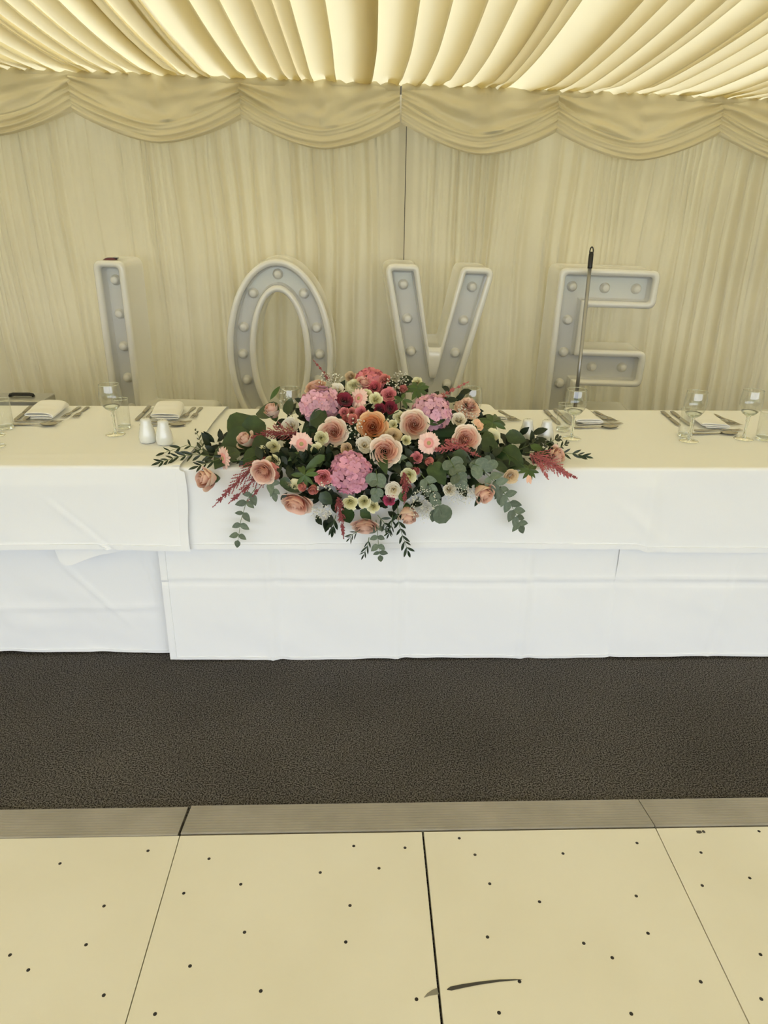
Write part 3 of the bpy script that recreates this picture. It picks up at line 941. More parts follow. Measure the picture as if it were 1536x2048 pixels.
sh = 0.086
sprof = [(0.0002, 0.0002), (0.023, 0.0002), (0.0275, 0.003), (0.0292, 0.012), (0.0288, 0.024), (0.0255, 0.042), (0.0205, 0.060), (0.0178, 0.071), (0.0176, 0.077), (0.0165, 0.082), (0.0125, 0.085), (0.006, sh), (0.0002, sh)]
shaker_mesh = mesh('shaker_body', *lathe(sprof, 32), M['ceramic'])
hole_mesh = mesh('pour_hole', *lathe([(0.0002, 0), (0.0013, 0), (0.0015, -0.0008)], 8), M['seam'])
def shaker(px, py, nh, label):
    p = at(px, py, z=TT); p.z = table_z(p.x)
    r = empty('shaker', p, label, 'shaker', 'white salt and pepper shakers')
    link('body', shaker_mesh, r)
    for k in range(nh):
        a = 2 * math.pi * k / nh
        link('pour_hole', hole_mesh, r, (0.0055 * math.cos(a), 0.0055 * math.sin(a), sh + 0.0004) if nh > 1 else (0, 0, sh + 0.0004))
shaker(297, 889, 3, 'white ceramic shaker, left one of the left pair')
shaker(331, 893, 1, 'white ceramic shaker, right one of the left pair')
shaker(1052, 884, 3, 'white ceramic shaker, left one of the right pair')
shaker(1090, 886, 1, 'white ceramic shaker, right one of the right pair')

# cutlery: +Y runs from the handle end to the tip
def strip(sections):
    """sections (y, half width, z centre, half thickness) -> a closed bar"""
    v, f = [], []
    n = 8
    for (y, w, z, t) in sections:
        for k in range(n):
            a = 2 * math.pi * k / n
            v.append((w * math.copysign(abs(math.cos(a)) ** 0.8, math.cos(a)), y, z + t * math.sin(a)))
    for j in range(len(sections) - 1):
        for k in range(n):
            a, b = j * n + k, j * n + (k + 1) % n
            f.append((a, b, b + n, a + n))
    f.append(tuple(range(n))[::-1]); f.append(tuple(range((len(sections) - 1) * n, len(sections) * n)))
    return v, f
handle_s = [(0, 0.004, .003, .001), (0.004, 0.0085, .003, .0016), (0.02, 0.0100, .003, .0018), (0.05, 0.0075, .0032, .0018), (0.085, 0.0042, .004, .0017), (0.105, 0.0033, .005, .0017)]
fork_handle = mesh('handle', *strip(handle_s), M['steel'])
tines = [strip([(0.104, 0.0033, .005, .0017), (0.116, 0.010, .0055, .0013), (0.132, 0.0125, .0045, .0012), (0.142, 0.0122, .004, .0012)])]
for k in range(4):
    x = -0.0102 + 0.0068 * k
    a, b = strip([(0.140, 0.0022, .004, .0011), (0.160, 0.0019, .0035, .0010), (0.178, 0.0016, .005, .0009), (0.186, 0.0006, .007, .0005)])
    tines.append(([(p[0] + x, p[1], p[2]) for p in a], b))
fork_head = mesh('fork_head', *join_vf(tines), M['steel'])
def spoon_bowl():
    nu, nv = 10, 8
    v = []
    for lay in (0, 1):
        for j in range(nv + 1):
            for i in range(nu + 1):
                t = j / nv; u = i / nu * 2 - 1
                w = 0.0185 * max(0.08, math.sin(math.pi * min(1, t * 0.92 + 0.06))) ** 0.62
                x = u * w; y = 0.100 + 0.058 * t
                dep = (1 - u * u) * math.sin(math.pi * t) ** 0.7 * 0.0065
                z = 0.0075 - dep - 0.0012 * lay + (0.001 if t == 0 else 0)
                v.append((x, y, max(0.0002, z)))
    f = grid_faces(nu, nv); n = (nu + 1) * (nv + 1)
    return v, f + [tuple(k + n for k in reversed(q)) for q in f]
spoon_head = mesh('spoon_bowl', *spoon_bowl(), M['steel'])
knife_handle = mesh('handle', *strip([(0, 0.006, .005, .002), (0.004, 0.0092, .005, .0035), (0.03, 0.0098, .005, .0042), (0.07, 0.0085, .005, .0040), (0.098, 0.0068, .005, .0034)]), M['steel'])
knife_blade = mesh('blade', *strip([(0.097, 0.0062, .005, .0026), (0.11, 0.0085, .005, .0012), (0.15, 0.0100, .005, .0010), (0.19, 0.0098, .005, .0009), (0.208, 0.0070, .005, .0007), (0.216, 0.002, .005, .0005)]), M['steel'])
def cutlery(kind, a, b, label, k=1.0, lift=0.0, group=None):
    p, q = at(*a, z=TT), at(*b, z=TT)
    d = (q - p); d.z = 0
    r = empty({'knife': 'table_knife', 'fork': 'table_fork', 'spoon': 'dessert_spoon'}[kind], (p.x, p.y, table_z(p.x) + lift), label, kind, 'cutlery laid on the table')
    r.rotation_euler = (0, 0, math.atan2(-d.x, d.y)); r.scale = (k, k, k)
    for nm, me in {'knife': (('handle', knife_handle), ('blade', knife_blade)), 'fork': (('handle', fork_handle), ('fork_head', fork_head)), 'spoon': (('handle', fork_handle), ('spoon_bowl', spoon_head))}[kind]:
        link(nm, me, r)
w1 = 'at the place setting nearest the left edge'
cutlery('knife', (64, 819), (31, 848), 'steel knife, outer one ' + w1)
cutlery('knife', (79, 819), (49, 848), 'steel knife, inner one ' + w1)
cutlery('fork', (161, 819), (128, 841), 'steel fork, inner one ' + w1, 0.95)
cutlery('fork', (177, 819), (150, 841), 'steel fork, outer one ' + w1, 0.95)
cutlery('fork', (30, 848), (127, 850), 'steel dessert fork lying crosswise ' + w1)
cutlery('spoon', (24, 855), (124, 857), 'steel dessert spoon lying crosswise ' + w1, 1.1)
w2 = 'at the place setting behind the left shakers'
cutlery('knife', (300, 819), (272, 849), 'steel knife, outer one ' + w2)
cutlery('knife', (317, 819), (290, 849), 'steel knife, inner one ' + w2)
cutlery('fork', (389, 820), (368, 841), 'steel fork, inner one ' + w2, 0.95)
cutlery('fork', (403, 820), (387, 841), 'steel fork, outer one ' + w2, 0.95)
cutlery('fork', (286, 850), (382, 850), 'steel dessert fork lying crosswise ' + w2)
cutlery('spoon', (280, 856), (380, 857), 'steel dessert spoon lying crosswise ' + w2, 1.1)
w3 = 'peeping out behind the right end of the flowers'
cutlery('fork', (986, 822), (1021, 842), 'steel fork, left one ' + w3, 0.95)
cutlery('fork', (998, 822), (1034, 842), 'steel fork, right one ' + w3, 0.95)
w4 = 'at the place setting right of the right shakers'
cutlery('knife', (1090, 822), (1120, 852), 'steel knife, outer one ' + w4)
cutlery('knife', (1110, 822), (1142, 852), 'steel knife, inner one ' + w4)
cutlery('fork', (1177, 823), (1216, 843), 'steel fork, inner one ' + w4, 0.95)
cutlery('fork', (1189, 823), (1229, 843), 'steel fork, outer one ' + w4, 0.95)
cutlery('fork', (1152, 850), (1236, 849), 'steel dessert fork lying crosswise ' + w4)
cutlery('spoon', (1148, 857), (1238, 856), 'steel dessert spoon lying crosswise ' + w4, 1.1)
w5 = 'at the place setting nearest the right edge'
cutlery('knife', (1324, 825), (1352, 848), 'steel knife, outer one ' + w5)
cutlery('knife', (1343, 825), (1374, 848), 'steel knife, inner one ' + w5)
cutlery('fork', (1414, 829), (1468, 854), 'steel fork, inner one ' + w5, 0.95)
cutlery('fork', (1426, 829), (1482, 853), 'steel fork, outer one ' + w5, 0.95)
cutlery('fork', (1388, 862), (1478, 862), 'steel dessert fork lying crosswise ' + w5)
cutlery('spoon', (1384, 869), (1482, 869), 'steel dessert spoon lying crosswise ' + w5, 1.1)

def napkin(near, far, label, w=0.108, h0=0.030, h1=0.050, seed=0):
    a, b = at(*near, z=TT), at(*far, z=TT)
    d = b - a; d.z = 0
    L = d.length
    layers = 3
    path = []
    for k in range(layers):
        zs = 0.10 + 0.80 * (k + 0.5) / layers
        xs = [-0.36, -0.12, 0.12, 0.36]
        if k % 2: xs = xs[::-1]
        for x in xs: path.append((x, zs + (0.05 * math.cos(x * 3.5) if k == layers - 1 else 0)))
        if k < layers - 1:
            sgn = 1 if k % 2 == 0 else -1
            for t in (-70, 0, 70):
                path.append((sgn * (0.42 + 0.08 * math.cos(R(t))), zs + 0.80 * (0.5 + 0.5 * math.sin(R(t))) / layers))
    path.append((0.47, 0.62)); path.append((0.50, 0.40))
    n = 12
    v = []
    for j in range(n + 1):
        t = j / n
        h = h0 + (h1 - h0) * (math.sin(t * math.pi / 2) ** 1.5)
        if t > 0.72: h *= math.sqrt(max(0.10, 1 - ((t - 0.72) / 0.285) ** 2))
        ww = w * (1 - 0.10 * t) * (0.93 + 0.07 * min(1, (1 - t) * 6))
        for (x, z) in path:
            wob = 0.10 * fbm(x * 2.2 + seed * 3.1, t * 3, z * 2 + seed)
            crease = 0.07 * math.exp(-((t - 0.30 - 0.1 * x) / 0.05) ** 2) + 0.05 * math.exp(-((t - 0.52 + 0.08 * x) / 0.05) ** 2)
            zz = max(0.05, z * (1 + wob) - crease * (1 if z > 0.6 else 0)) * h + 0.002
            v.append((x * ww + 0.005 * fbm(t * 3, z * 3, seed) + 0.006 * math.sin(t * 3 + z * 4), t * L - 0.014 * (1 - z) * max(0, 1 - t * 6) + 0.010 * fbm(x * 3, z * 4, seed + 9) * max(0, 1 - t * 5), zz))
    m = len(path)
    f = [(j * m + i, j * m + i + 1, (j + 1) * m + i + 1, (j + 1) * m + i) for j in range(n) for i in range(m - 1)]
    r = obj('folded_napkin', v, f, M['napkin'])
    r.location = (a.x, a.y, table_z(a.x)); r.rotation_euler = (0, 0, math.atan2(-d.x, d.y))
    s = r.modifiers.new('thickness', 'SOLIDIFY'); s.thickness = 0.004; s.offset = 0
    s = r.modifiers.new('soft', 'SUBSURF'); s.levels = 1; s.render_levels = 1
    return tag(r, label, 'napkin', 'folded white napkins')
napkin((79, 845), (121, 820), 'folded white napkin nearest the left edge', seed=1)
napkin((329, 846), (350, 821), 'folded white napkin behind the left shakers', seed=2)
napkin((985, 846), (956, 824), 'folded white napkin half hidden by the right end of the flowers', seed=3)
napkin((1176, 849), (1150, 825), 'folded white napkin behind the tumbler by the right shakers', h0=0.022, h1=0.036, seed=4)
napkin((1427, 858), (1396, 832), 'folded white napkin nearest the right edge', h0=0.022, h1=0.034, seed=5)

# ------------------------------------------------------------------ flower arrangement
def interp(tab, x):
    if x <= tab[0][0]: return tab[0][1]
    for (a, b), (c, d) in zip(tab, tab[1:]):
        if x <= c: return b + (d - b) * (x - a) / (c - a)
    return tab[-1][1]
MID = [(700, 2.52), (740, 2.47), (800, 2.35), (850, 2.25), (900, 2.15), (950, 2.07), (1000, 2.055), (1050, 2.07), (1130, 2.10)]
WING = [(700, 2.72), (820, 2.60), (860, 2.42), (900, 2.24), (930, 2.13), (960, 2.075), (1020, 2.075), (1130, 2.10)]
def spot(px, py, push=0.0):
    """a point of the arrangement's outer surface: a mound on the table edge with two low wings, spilling over the front"""
    w = min(1.0, max(0.0, (abs(px - 765) - 120) / 230))
    y = interp(MID, py) * (1 - w) + interp(WING, py) * w + push
    return at(px, py, y=y)
FA = empty('flower_arrangement', (at(768, 930, y=2.30).x, 2.30, 0.751),
           'long low table arrangement of pink and peach roses, hydrangeas and trailing greenery', 'flower arrangement')
FO = Vector(FA.location)
HEART = Vector((FO.x, 2.42, 0.70))
def out_dir(p, facing=None, mix=0.45):
    h = HEART.copy(); h.x = FO.x + (p.x - FO.x) * 0.55
    d = (p - h).normalized()
    v = (CAM - p).normalized()
    d = (d * (1 - mix) + v * mix).normalized()
    if facing:
        d = (d + Vector((facing[0], 0, facing[1]))).normalized()
    return d
def metres(p, px):           # length of px pixels at p
    return px * (-(ROT.transposed() @ (p - CAM)).z) / F

PC = {}
def set_t(me, nu, nv):
    n = (nu + 1) * (nv + 1)
    a = me.attributes.new('along', 'FLOAT', 'POINT')
    a.data.foreach_set('value', [((k % n) // (nu + 1)) / nv for k in range(len(me.vertices))])
    return me
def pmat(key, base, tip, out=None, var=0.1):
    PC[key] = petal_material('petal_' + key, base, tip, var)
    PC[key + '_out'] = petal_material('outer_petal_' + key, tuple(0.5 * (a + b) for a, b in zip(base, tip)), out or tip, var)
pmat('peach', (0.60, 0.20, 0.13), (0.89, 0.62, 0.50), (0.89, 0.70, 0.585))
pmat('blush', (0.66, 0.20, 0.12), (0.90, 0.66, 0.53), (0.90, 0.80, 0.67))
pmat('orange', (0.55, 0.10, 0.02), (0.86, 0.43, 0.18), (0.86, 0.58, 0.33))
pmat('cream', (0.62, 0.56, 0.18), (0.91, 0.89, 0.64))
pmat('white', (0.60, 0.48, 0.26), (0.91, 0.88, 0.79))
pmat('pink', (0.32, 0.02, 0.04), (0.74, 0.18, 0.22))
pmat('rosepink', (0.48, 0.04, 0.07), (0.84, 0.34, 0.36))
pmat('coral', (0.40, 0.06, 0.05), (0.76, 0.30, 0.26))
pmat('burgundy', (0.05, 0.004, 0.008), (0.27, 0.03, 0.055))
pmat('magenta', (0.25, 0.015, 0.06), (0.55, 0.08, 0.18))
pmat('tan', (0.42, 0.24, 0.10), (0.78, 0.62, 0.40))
M['hyd_mauve'] = material('mauve_pink_floret', (0.70, 0.40, 0.50), 0.6, spec=0.2, var=0.32)
M['hyd_pink'] = material('pink_floret', (0.74, 0.36, 0.48), 0.6, spec=0.2, var=0.3)
M['hyd_salmon'] = material('salmon_pink_floret', (0.76, 0.26, 0.29), 0.6, spec=0.2, var=0.2)
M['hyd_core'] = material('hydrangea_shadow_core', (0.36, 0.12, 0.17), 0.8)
M['gerb'] = material('pale_pink_gerbera_petal', (0.88, 0.62, 0.56), 0.55, spec=0.2, var=0.08)
M['gerb_mid'] = material('rose_gerbera_florets', (0.80, 0.34, 0.32), 0.7)
M['gerb_eye'] = material('olive_gerbera_eye', (0.42, 0.33, 0.14), 0.8)
M['astilbe'] = material('dusky_red_astilbe', (0.34, 0.075, 0.085), 0.7)
M['astilbe_pink'] = material('dusky_pink_astilbe', (0.55, 0.16, 0.17), 0.7)
M['gyp'] = material('white_gypsophila', (0.85, 0.84, 0.76), 0.7)
M['gyp_stem'] = material('gypsophila_stem', (0.26, 0.28, 0.19), 0.7)
M['petal_ped'] = material('peach_alstroemeria', (0.84, 0.52, 0.38), 0.55, var=0.1)

def petal_vf(r, h, w0, flare, nu=5, nv=4, tuck=0.08, dip=0.14, rough=0.0, seed=0):
    v = []
    for j in range(nv + 1):
        t = j / nv
        for i in range(nu + 1):
            u = i / nu * 2 - 1
            w = w0 * (0.40 + 0.60 * math.sin(min(1, t * 1.2) * math.pi / 2))
            tt = t * (1 - dip * abs(u) ** 2.5)
            a = u * w
            rad = r * (0.28 + 0.72 * math.sin(min(1.0, tt * 1.15) * math.pi / 2)) + flare * max(0, tt - 0.55) ** 2 * 3.0
            rad *= 1 + tuck * u
            rad += rough * fbm(u * 2 + seed, t * 3, seed * 1.7) * t
            z = h * tt - flare * max(0, tt - 0.6) ** 2 * 1.6
            v.append((rad * math.cos(a), rad * math.sin(a), z))
    return v, grid_faces(nu, nv)
def rotz(vf, a, dz=0.0):
    c, s = math.cos(a), math.sin(a)
    return [(x * c - y * s, x * s + y * c, z + dz) for x, y, z in vf[0]], vf[1]

ROSE_IN = [(0.12, 0.90, 1.8, -0.05, 2), (0.24, 0.94, 1.25, 0.00, 3), (0.37, 0.97, 1.05, 0.05, 4), (0.51, 0.95, 0.86, 0.11, 5), (0.66, 0.88, 0.80, 0.18, 5)]
ROSE_OUT = [(0.80, 0.78, 0.78, 0.28, 5), (0.92, 0.62, 0.72, 0.40, 6)]
BUD_IN = [(0.14, 1.35, 1.9, 0.0, 2), (0.28, 1.36, 1.15, 0.02, 3), (0.42, 1.30, 1.0, 0.05, 4)]
BUD_OUT = [(0.56, 1.20, 0.85, 0.10, 4), (0.70, 1.02, 0.72, 0.22, 4)]
CACHE = {}
def rose_meshes(key, bud):
    k = (key, bud)
    if k in CACHE: return CACHE[k]
    rnd = random.Random(len(CACHE) + 3)
    parts = []
    for q, (r, h, w, fl, n) in enumerate(BUD_IN if bud else ROSE_IN):
        for m in range(n):
            parts.append(rotz(petal_vf(r, h, w, fl, 5, 4, 0.16, 0.06), 2 * math.pi * m / n + q * 0.9 + rnd.uniform(-.12, .12)))
    core = set_t(mesh('rose', *join_vf(parts), PC[key]), 5, 4)
    outs = []
    for q, (r, h, w, fl, n) in enumerate(BUD_OUT if bud else ROSE_OUT):
        outs.append((set_t(mesh('petal', *petal_vf(r, h, w, fl, 5, 4, 0.10, 0.24, 0.05, q), PC[key + '_out']), 5, 4), n, q * 0.55))
    CACHE[k] = (core, outs)
    return CACHE[k]
calyx_mesh = mesh('calyx', *join_vf([lathe([(0.02, -0.35), (0.10, -0.33), (0.30, -0.05), (0.34, 0.12), (0.30, 0.16)], 10)] +
                                    [rotz(petal_vf(0.42, 0.42, 0.35, 0.25, 2, 3, 0, 0.6), k * 2 * math.pi / 5) for k in range(5)]), M['leafmid'])
rr = random.Random(17)
def rose(px, py, d, key, facing=None, bud=False, push=0.0, mix=0.45, name='rose'):
    p = spot(px, py, push)
    dr = out_dir(p, facing, mix)
    s = metres(p, d) * 0.5 / (0.80 if bud else 1.02)
    core, outs = rose_meshes(key, bud)
    o = link(name, core, FA, mtx=aim(p - FO - dr * s * 0.62, dr, s, rr.uniform(0, 6.28)))
    for me, n, ph in outs:
        for k in range(n):
            link('petal', me, o, mtx=Matrix.Rotation(2 * math.pi * k / n + ph + rr.uniform(-.15, .15), 4, 'Z') @ Matrix.Rotation(rr.uniform(-.08, .10), 4, 'Y') @ Matrix.Diagonal((1, 1, rr.uniform(0.92, 1.06), 1)))
    if bud: link('calyx', calyx_mesh, o)
    return o

def small_rose_mesh(key, style):
    k = (key, style, 's')
    if k in CACHE: return CACHE[k]
    rnd = random.Random(len(CACHE) * 7 + 1)
    if style == 'spray': rings = [(0.14, .95, 1.8, 0, 2), (0.30, .95, 1.1, .05, 3), (0.48, .88, .95, .12, 4), (0.66, .78, .85, .24, 5), (0.84, .60, .72, .36, 5)]
    elif style == 'open': rings = [(0.16, .45, 1.2, 0.05, 3), (0.50, .80, .95, .16, 4), (0.72, .80, .95, .30, 5), (0.86, .66, .85, .42, 5)]
    elif style == 'bud': rings = [(0.2, 1.3, 1.8, 0, 2), (0.36, 1.25, 1.1, .03, 3), (0.52, 1.1, .95, .12, 4)]
    else: rings = [(0.12 + 0.1 * q, .95 - .055 * q * q * .35, .5, .18 + .05 * q, 6 + q) for q in range(8)]          # ruffled
    parts = []
    for q, (r, h, w, fl, n) in enumerate(rings):
        for m in range(n):
            parts.append(rotz(petal_vf(r, h * rnd.uniform(.93, 1.05), w, fl, 4, 3, 0.14, 0.10, 0.16 if style == 'ruffled' else 0.05, q + m), 2 * math.pi * m / n + q * 1.1 + rnd.uniform(-.2, .2)))
    CACHE[k] = set_t(mesh('bloom', *join_vf(parts), PC[key]), 4, 3)
    return CACHE[k]
def bloom(name, px, py, d, key, style='spray', facing=None, push=0.0, mix=0.55):
    p = spot(px, py, push)
    dr = out_dir(p, facing, mix)
    dr = (dr + Vector((rr.uniform(-.25, .25), 0, rr.uniform(-.2, .2)))).normalized()
    s = metres(p, d) * 0.5 / (0.62 if style == 'bud' else 1.0)
    o = link(name, small_rose_mesh(key, style), FA, mtx=aim(p - FO - dr * s * 0.6, dr, s, rr.uniform(0, 6.28)))
    if style in ('bud', 'spray'): link('calyx', calyx_mesh, o)
    return o

# hydrangeas: a head of four-petalled florets
def floret_vf():
    parts = []
    for k in range(4):
        v = []
        for j, (t, w) in enumerate(((0.06, 0.10), (0.40, 0.44), (0.78, 0.50), (1.0, 0.22))):
            for u in (-1, 0, 1):
                v.append((t, u * w, 0.30 * t * t * 0.7 + 0.10 * (abs(u)) - 0.05))
        parts.append(rotz((v, grid_faces(2, 3)), k * math.pi / 2))
    return join_vf(parts)
def hydrangea(px, py, rx, ry, mat, n, push=0.0, facing=None, label=None):
    p = spot(px, py, push)
    dr = out_dir(p, facing, 0.5)
    s = metres(p, rx)
    key = ('floret', mat)
    if key not in CACHE: CACHE[key] = mesh('floret', *floret_vf(), M[mat])
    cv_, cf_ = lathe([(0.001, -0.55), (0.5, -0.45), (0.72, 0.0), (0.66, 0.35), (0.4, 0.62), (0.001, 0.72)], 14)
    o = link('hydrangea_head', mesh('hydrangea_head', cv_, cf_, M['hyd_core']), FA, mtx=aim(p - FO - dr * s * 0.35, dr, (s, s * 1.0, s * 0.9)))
    if label: o['label'] = label
    g = math.pi * (3 - math.sqrt(5))
    for k in range(n):
        z = 1 - (k + 0.5) / n * 1.45
        r = math.sqrt(max(0, 1 - z * z)); a = k * g
        d = Vector((r * math.cos(a), r * math.sin(a), z))
        d2 = (d + Vector((rr.uniform(-.25, .25), rr.uniform(-.25, .25), rr.uniform(-.2, .2)))).normalized()
        link('floret', CACHE[key], o, mtx=aim(d * rr.uniform(0.74, 0.88), d2, rr.uniform(0.25, 0.34), rr.uniform(0, 1.57)))
    return o

gp = []
for t, w, z in ((0.30, 0.06, 0.02), (0.55, 0.115, 0.05), (0.85, 0.12, 0.04), (1.0, 0.03, 0.0)):
    for u in (-1, 0, 1): gp.append((t, u * w, z - 0.02 * abs(u)))
gerb_petal = mesh('petal', gp, grid_faces(2, 3), M['gerb'])
gerb_ring = mesh('floret_ring', *join_vf([lathe([(0.16, 0.08), (0.26, 0.11), (0.36, 0.085), (0.42, 0.04)], 22)] +
                 [rotz(([(0.30, -.025, .07), (0.30, .025, .07), (0.47, .018, .09), (0.47, -.018, .09)], [(0, 1, 2, 3)]), k * 2 * math.pi / 26) for k in range(26)]), M['gerb_mid'])
gerb_eye = mesh('eye', *lathe([(0.001, 0.10), (0.10, 0.105), (0.17, 0.085), (0.18, 0.05)], 16), M['gerb_eye'])
gerb_cup = mesh('gerbera', *lathe([(0.02, -0.22), (0.16, -0.16), (0.30, 0.0), (0.34, 0.04)], 14), M['leafmid'])
def gerbera(px, py, d, vec, push=0.0):
    p = spot(px, py, push)
    dr = Vector(vec).normalized()
    s = metres(p, d) * 0.5
    o = link('gerbera', gerb_cup, FA, mtx=aim(p - FO, dr, s, rr.uniform(0, 1)))
    n = 17
    for ring in range(2):
        for k in range(n):
            link('petal', gerb_petal, o, mtx=Matrix.Rotation(2 * math.pi * (k + 0.5 * ring) / n + rr.uniform(-.05, .05), 4, 'Z') @ Matrix.Rotation(rr.uniform(-.12, .02) + 0.06 * ring, 4, 'Y') @ Matrix.Diagonal((rr.uniform(.88, 1.02) * (1 - .08 * ring), 1.0, 1, 1)))
    link('floret_ring', gerb_ring, o); link('eye', gerb_eye, o)

# leaves (unit length along +Y, normal +Z)
def leaf_vf(w, fold=0.12, bend=0.15, shape='lens', n=6):
    v = []
    for j in range(n + 1):
        t = j / n
        if shape == 'lens': ww = w * math.sin(math.pi * t) ** 0.85
        elif shape == 'round': ww = w * (math.sin(math.pi * min(1, t * 0.93 + 0.07)) ** 0.55 if t < 1 else 0)
        else: ww = w * (math.sin(math.pi * t ** 0.7)) ** 0.8
        for u in (-1, 0, 1):
            v.append((u * ww, t, fold * abs(u) * ww / max(w, 1e-6) * 0.6 - bend * t * t))
    return v, grid_faces(2, n)
LEAF = {}
for nm, (w, fo, be, shp, mt) in {'ruscus': (0.125, .06, .12, 'lens', 'ruscus'), 'eucalyptus': (0.30, .08, .10, 'ovate', 'eucalyptus'), 'euc_round': (0.42, .06, .08, 'round', 'eucalyptus'),
                                 'salal': (0.36, .10, .15, 'ovate', 'salal'), 'mid': (0.17, .08, .25, 'lens', 'leafmid'), 'midwide': (0.26, .08, .2, 'ovate', 'leafmid'), 'thin': (0.085, .03, .25, 'lens', 'ruscus')}.items():
    LEAF[nm] = mesh('leaf', *leaf_vf(w, fo, be, shp), M[mt])
def leaf_matrix(p, d, nrm, s, sw=1.0):
    y = d.normalized(); x = y.cross(nrm)
    if x.length < 1e-4: x = y.cross(Vector((1, 0.3, 0)))
    x.normalize(); z = x.cross(y)
    return basis(p, x, y, z, (s * sw, s, s))
def single_leaf(kind, a, b, push=0.0, sw=1.0, tilt=(0, -0.7, 0.5)):
    p, q = spot(*a, push), spot(*b, push)
    d = q - p
    n = Vector(tilt) + Vector((rr.uniform(-.3, .3), 0, rr.uniform(-.2, .2)))
    return link('leaf', LEAF[kind], FA, mtx=leaf_matrix(p - FO, d, n, d.length, sw))
def sprig(name, kind, path, n, size, spread=55, push=0.0, both=True, tip=True, stem_r=0.0013, normal=(0, -0.85, 0.35), jitter=0.25):
    pts = [spot(px, py, push) for px, py in path]
    # resample
    fine = []
    for a, b in zip(pts, pts[1:]):
        for k in range(4): fine.append(a.lerp(b, k / 4))
    fine.append(pts[-1])
    o0 = fine[0]
    st = link(name, mesh(name, *tube([q - o0 for q in fine], [stem_r * (1 - 0.5 * k / len(fine)) for k in range(len(fine))], 5), M['stem']), FA, o0 - FO)
    nv = Vector(normal).normalized()
    for k in range(n):
        t = 0.08 + 0.92 * (k + 0.5) / n
        i = min(len(fine) - 2, int(t * (len(fine) - 1)))
        p = fine[i].lerp(fine[i + 1], t * (len(fine) - 1) - i)
        tan = (fine[i + 1] - fine[i]).normalized()
        sd = tan.cross(nv).normalized()
        for sgn in ((-1, 1) if both else ((-1) ** k,)):
            an = R(spread) * rr.uniform(0.7, 1.2)
            d = tan * math.cos(an) + sd * sgn * math.sin(an) + nv * rr.uniform(-.15, .35)
            nn = nv + Vector((rr.uniform(-jitter, jitter) * 2, rr.uniform(-jitter, jitter), rr.uniform(-jitter, jitter) * 2))
            sz = metres(p, size) * rr.uniform(0.75, 1.1) * (1 - 0.25 * t)
            link('leaf', LEAF[kind], st, mtx=leaf_matrix(p - o0, d, nn, sz))
    if tip:
        tan = (fine[-1] - fine[-2]).normalized()
        link('leaf', LEAF[kind], st, mtx=leaf_matrix(fine[-1] - o0, tan, nv, metres(fine[-1], size) * 0.8))
    return st

OCT_V = [(1, 0, 0), (-1, 0, 0), (0, 1, 0), (0, -1, 0), (0, 0, 1), (0, 0, -1)]
OCT_F = [(0, 2, 4), (2, 1, 4), (1, 3, 4), (3, 0, 4), (2, 0, 5), (1, 2, 5), (3, 1, 5), (0, 3, 5)]
def bead(p, r): return [(p.x + x * r, p.y + y * r, p.z + z * r) for x, y, z in OCT_V], OCT_F
def astilbe(path, wpx, mat, dens=14, push=-0.01, branches=9, lean=38):
    """a plume: side branches set with beads, narrowing to the tip"""
    pts = [spot(px, py, push) for px, py in path]
    o0 = pts[0]
    fine = []
    for a, b in zip(pts, pts[1:]):
        for k in range(6): fine.append(a.lerp(b, k / 6))
    fine.append(pts[-1])
    parts = [tube([q - o0 for q in fine], 0.0011, 4)]
    nv = Vector((0, -0.85, 0.4)).normalized()
    tot = len(fine) - 1
    for k in range(branches):
        t = k / branches
        i = int(t * tot); p = fine[i]; tan = (fine[min(i + 1, tot)] - fine[max(0, i - 1)]).normalized()
        sd = tan.cross(nv).normalized()
        for b in range(4):
            an = b * math.pi / 2 + rr.uniform(-.5, .5)
            side = sd * math.cos(an) + nv * math.sin(an)
            ln = metres(p, wpx) * (1 - t * 0.85) * rr.uniform(0.7, 1.15)
            d = (tan * math.cos(R(lean)) + side * math.sin(R(lean))).normalized()
            end = p + d * ln
            parts.append(tube([p - o0, end - o0], 0.0006, 3))
            for m in range(dens):
                f_ = (m + 0.6) / dens
                q = p.lerp(end, f_) + Vector((rr.uniform(-1, 1), rr.uniform(-1, 1), rr.uniform(-1, 1))) * 0.0032 * (1.2 - f_)
                parts.append(bead(q - o0, rr.uniform(0.0014, 0.0026)))
    for m in range(dens * 2):                       # the tip
        q = fine[int(tot * 0.7)].lerp(fine[-1], m / (dens * 2)) + Vector((rr.uniform(-1, 1), rr.uniform(-1, 1), rr.uniform(-1, 1))) * 0.002
        parts.append(bead(q - o0, rr.uniform(0.0013, 0.0022)))
    o = link('astilbe_plume', mesh('astilbe_plume', *join_vf(parts), mat), FA, o0 - FO)
    o['kind'] = 'stuff'
    return o
def gypsophila(px, py, wpx, hpx, n, rpx=2.2, push=-0.005, depth=0.03):
    c = spot(px, py, push)
    s = [tube([Vector((0, 0.03, -0.02)), Vector((0, 0, 0))], 0.0007, 3)]
    b = []
    for k in range(n):
        while True:
            a, e = rr.uniform(-1, 1), rr.uniform(-1, 1)
            if a * a + e * e < 1: break
        q = Vector((metres(c, wpx / 2) * a, rr.uniform(-depth, depth * 0.6), metres(c, hpx / 2) * e))
        if k % 3 == 0: s.append(tube([q * rr.uniform(0.5, 0.8) + Vector((rr.uniform(-1, 1) * 0.012, rr.uniform(0, 0.02), rr.uniform(-1, 0.4) * 0.012)), q], 0.0004, 3))
        b.append(bead(q, metres(c, rpx) * rr.uniform(0.5, 1.05)))
    o = link('gypsophila_cloud', mesh('gypsophila_cloud', *join_vf(b), M['gyp']), FA, c - FO)
    o['kind'] = 'stuff'
    link('fine_stems', mesh('fine_stems', *join_vf(s), M['gyp_stem']), o)
    return o

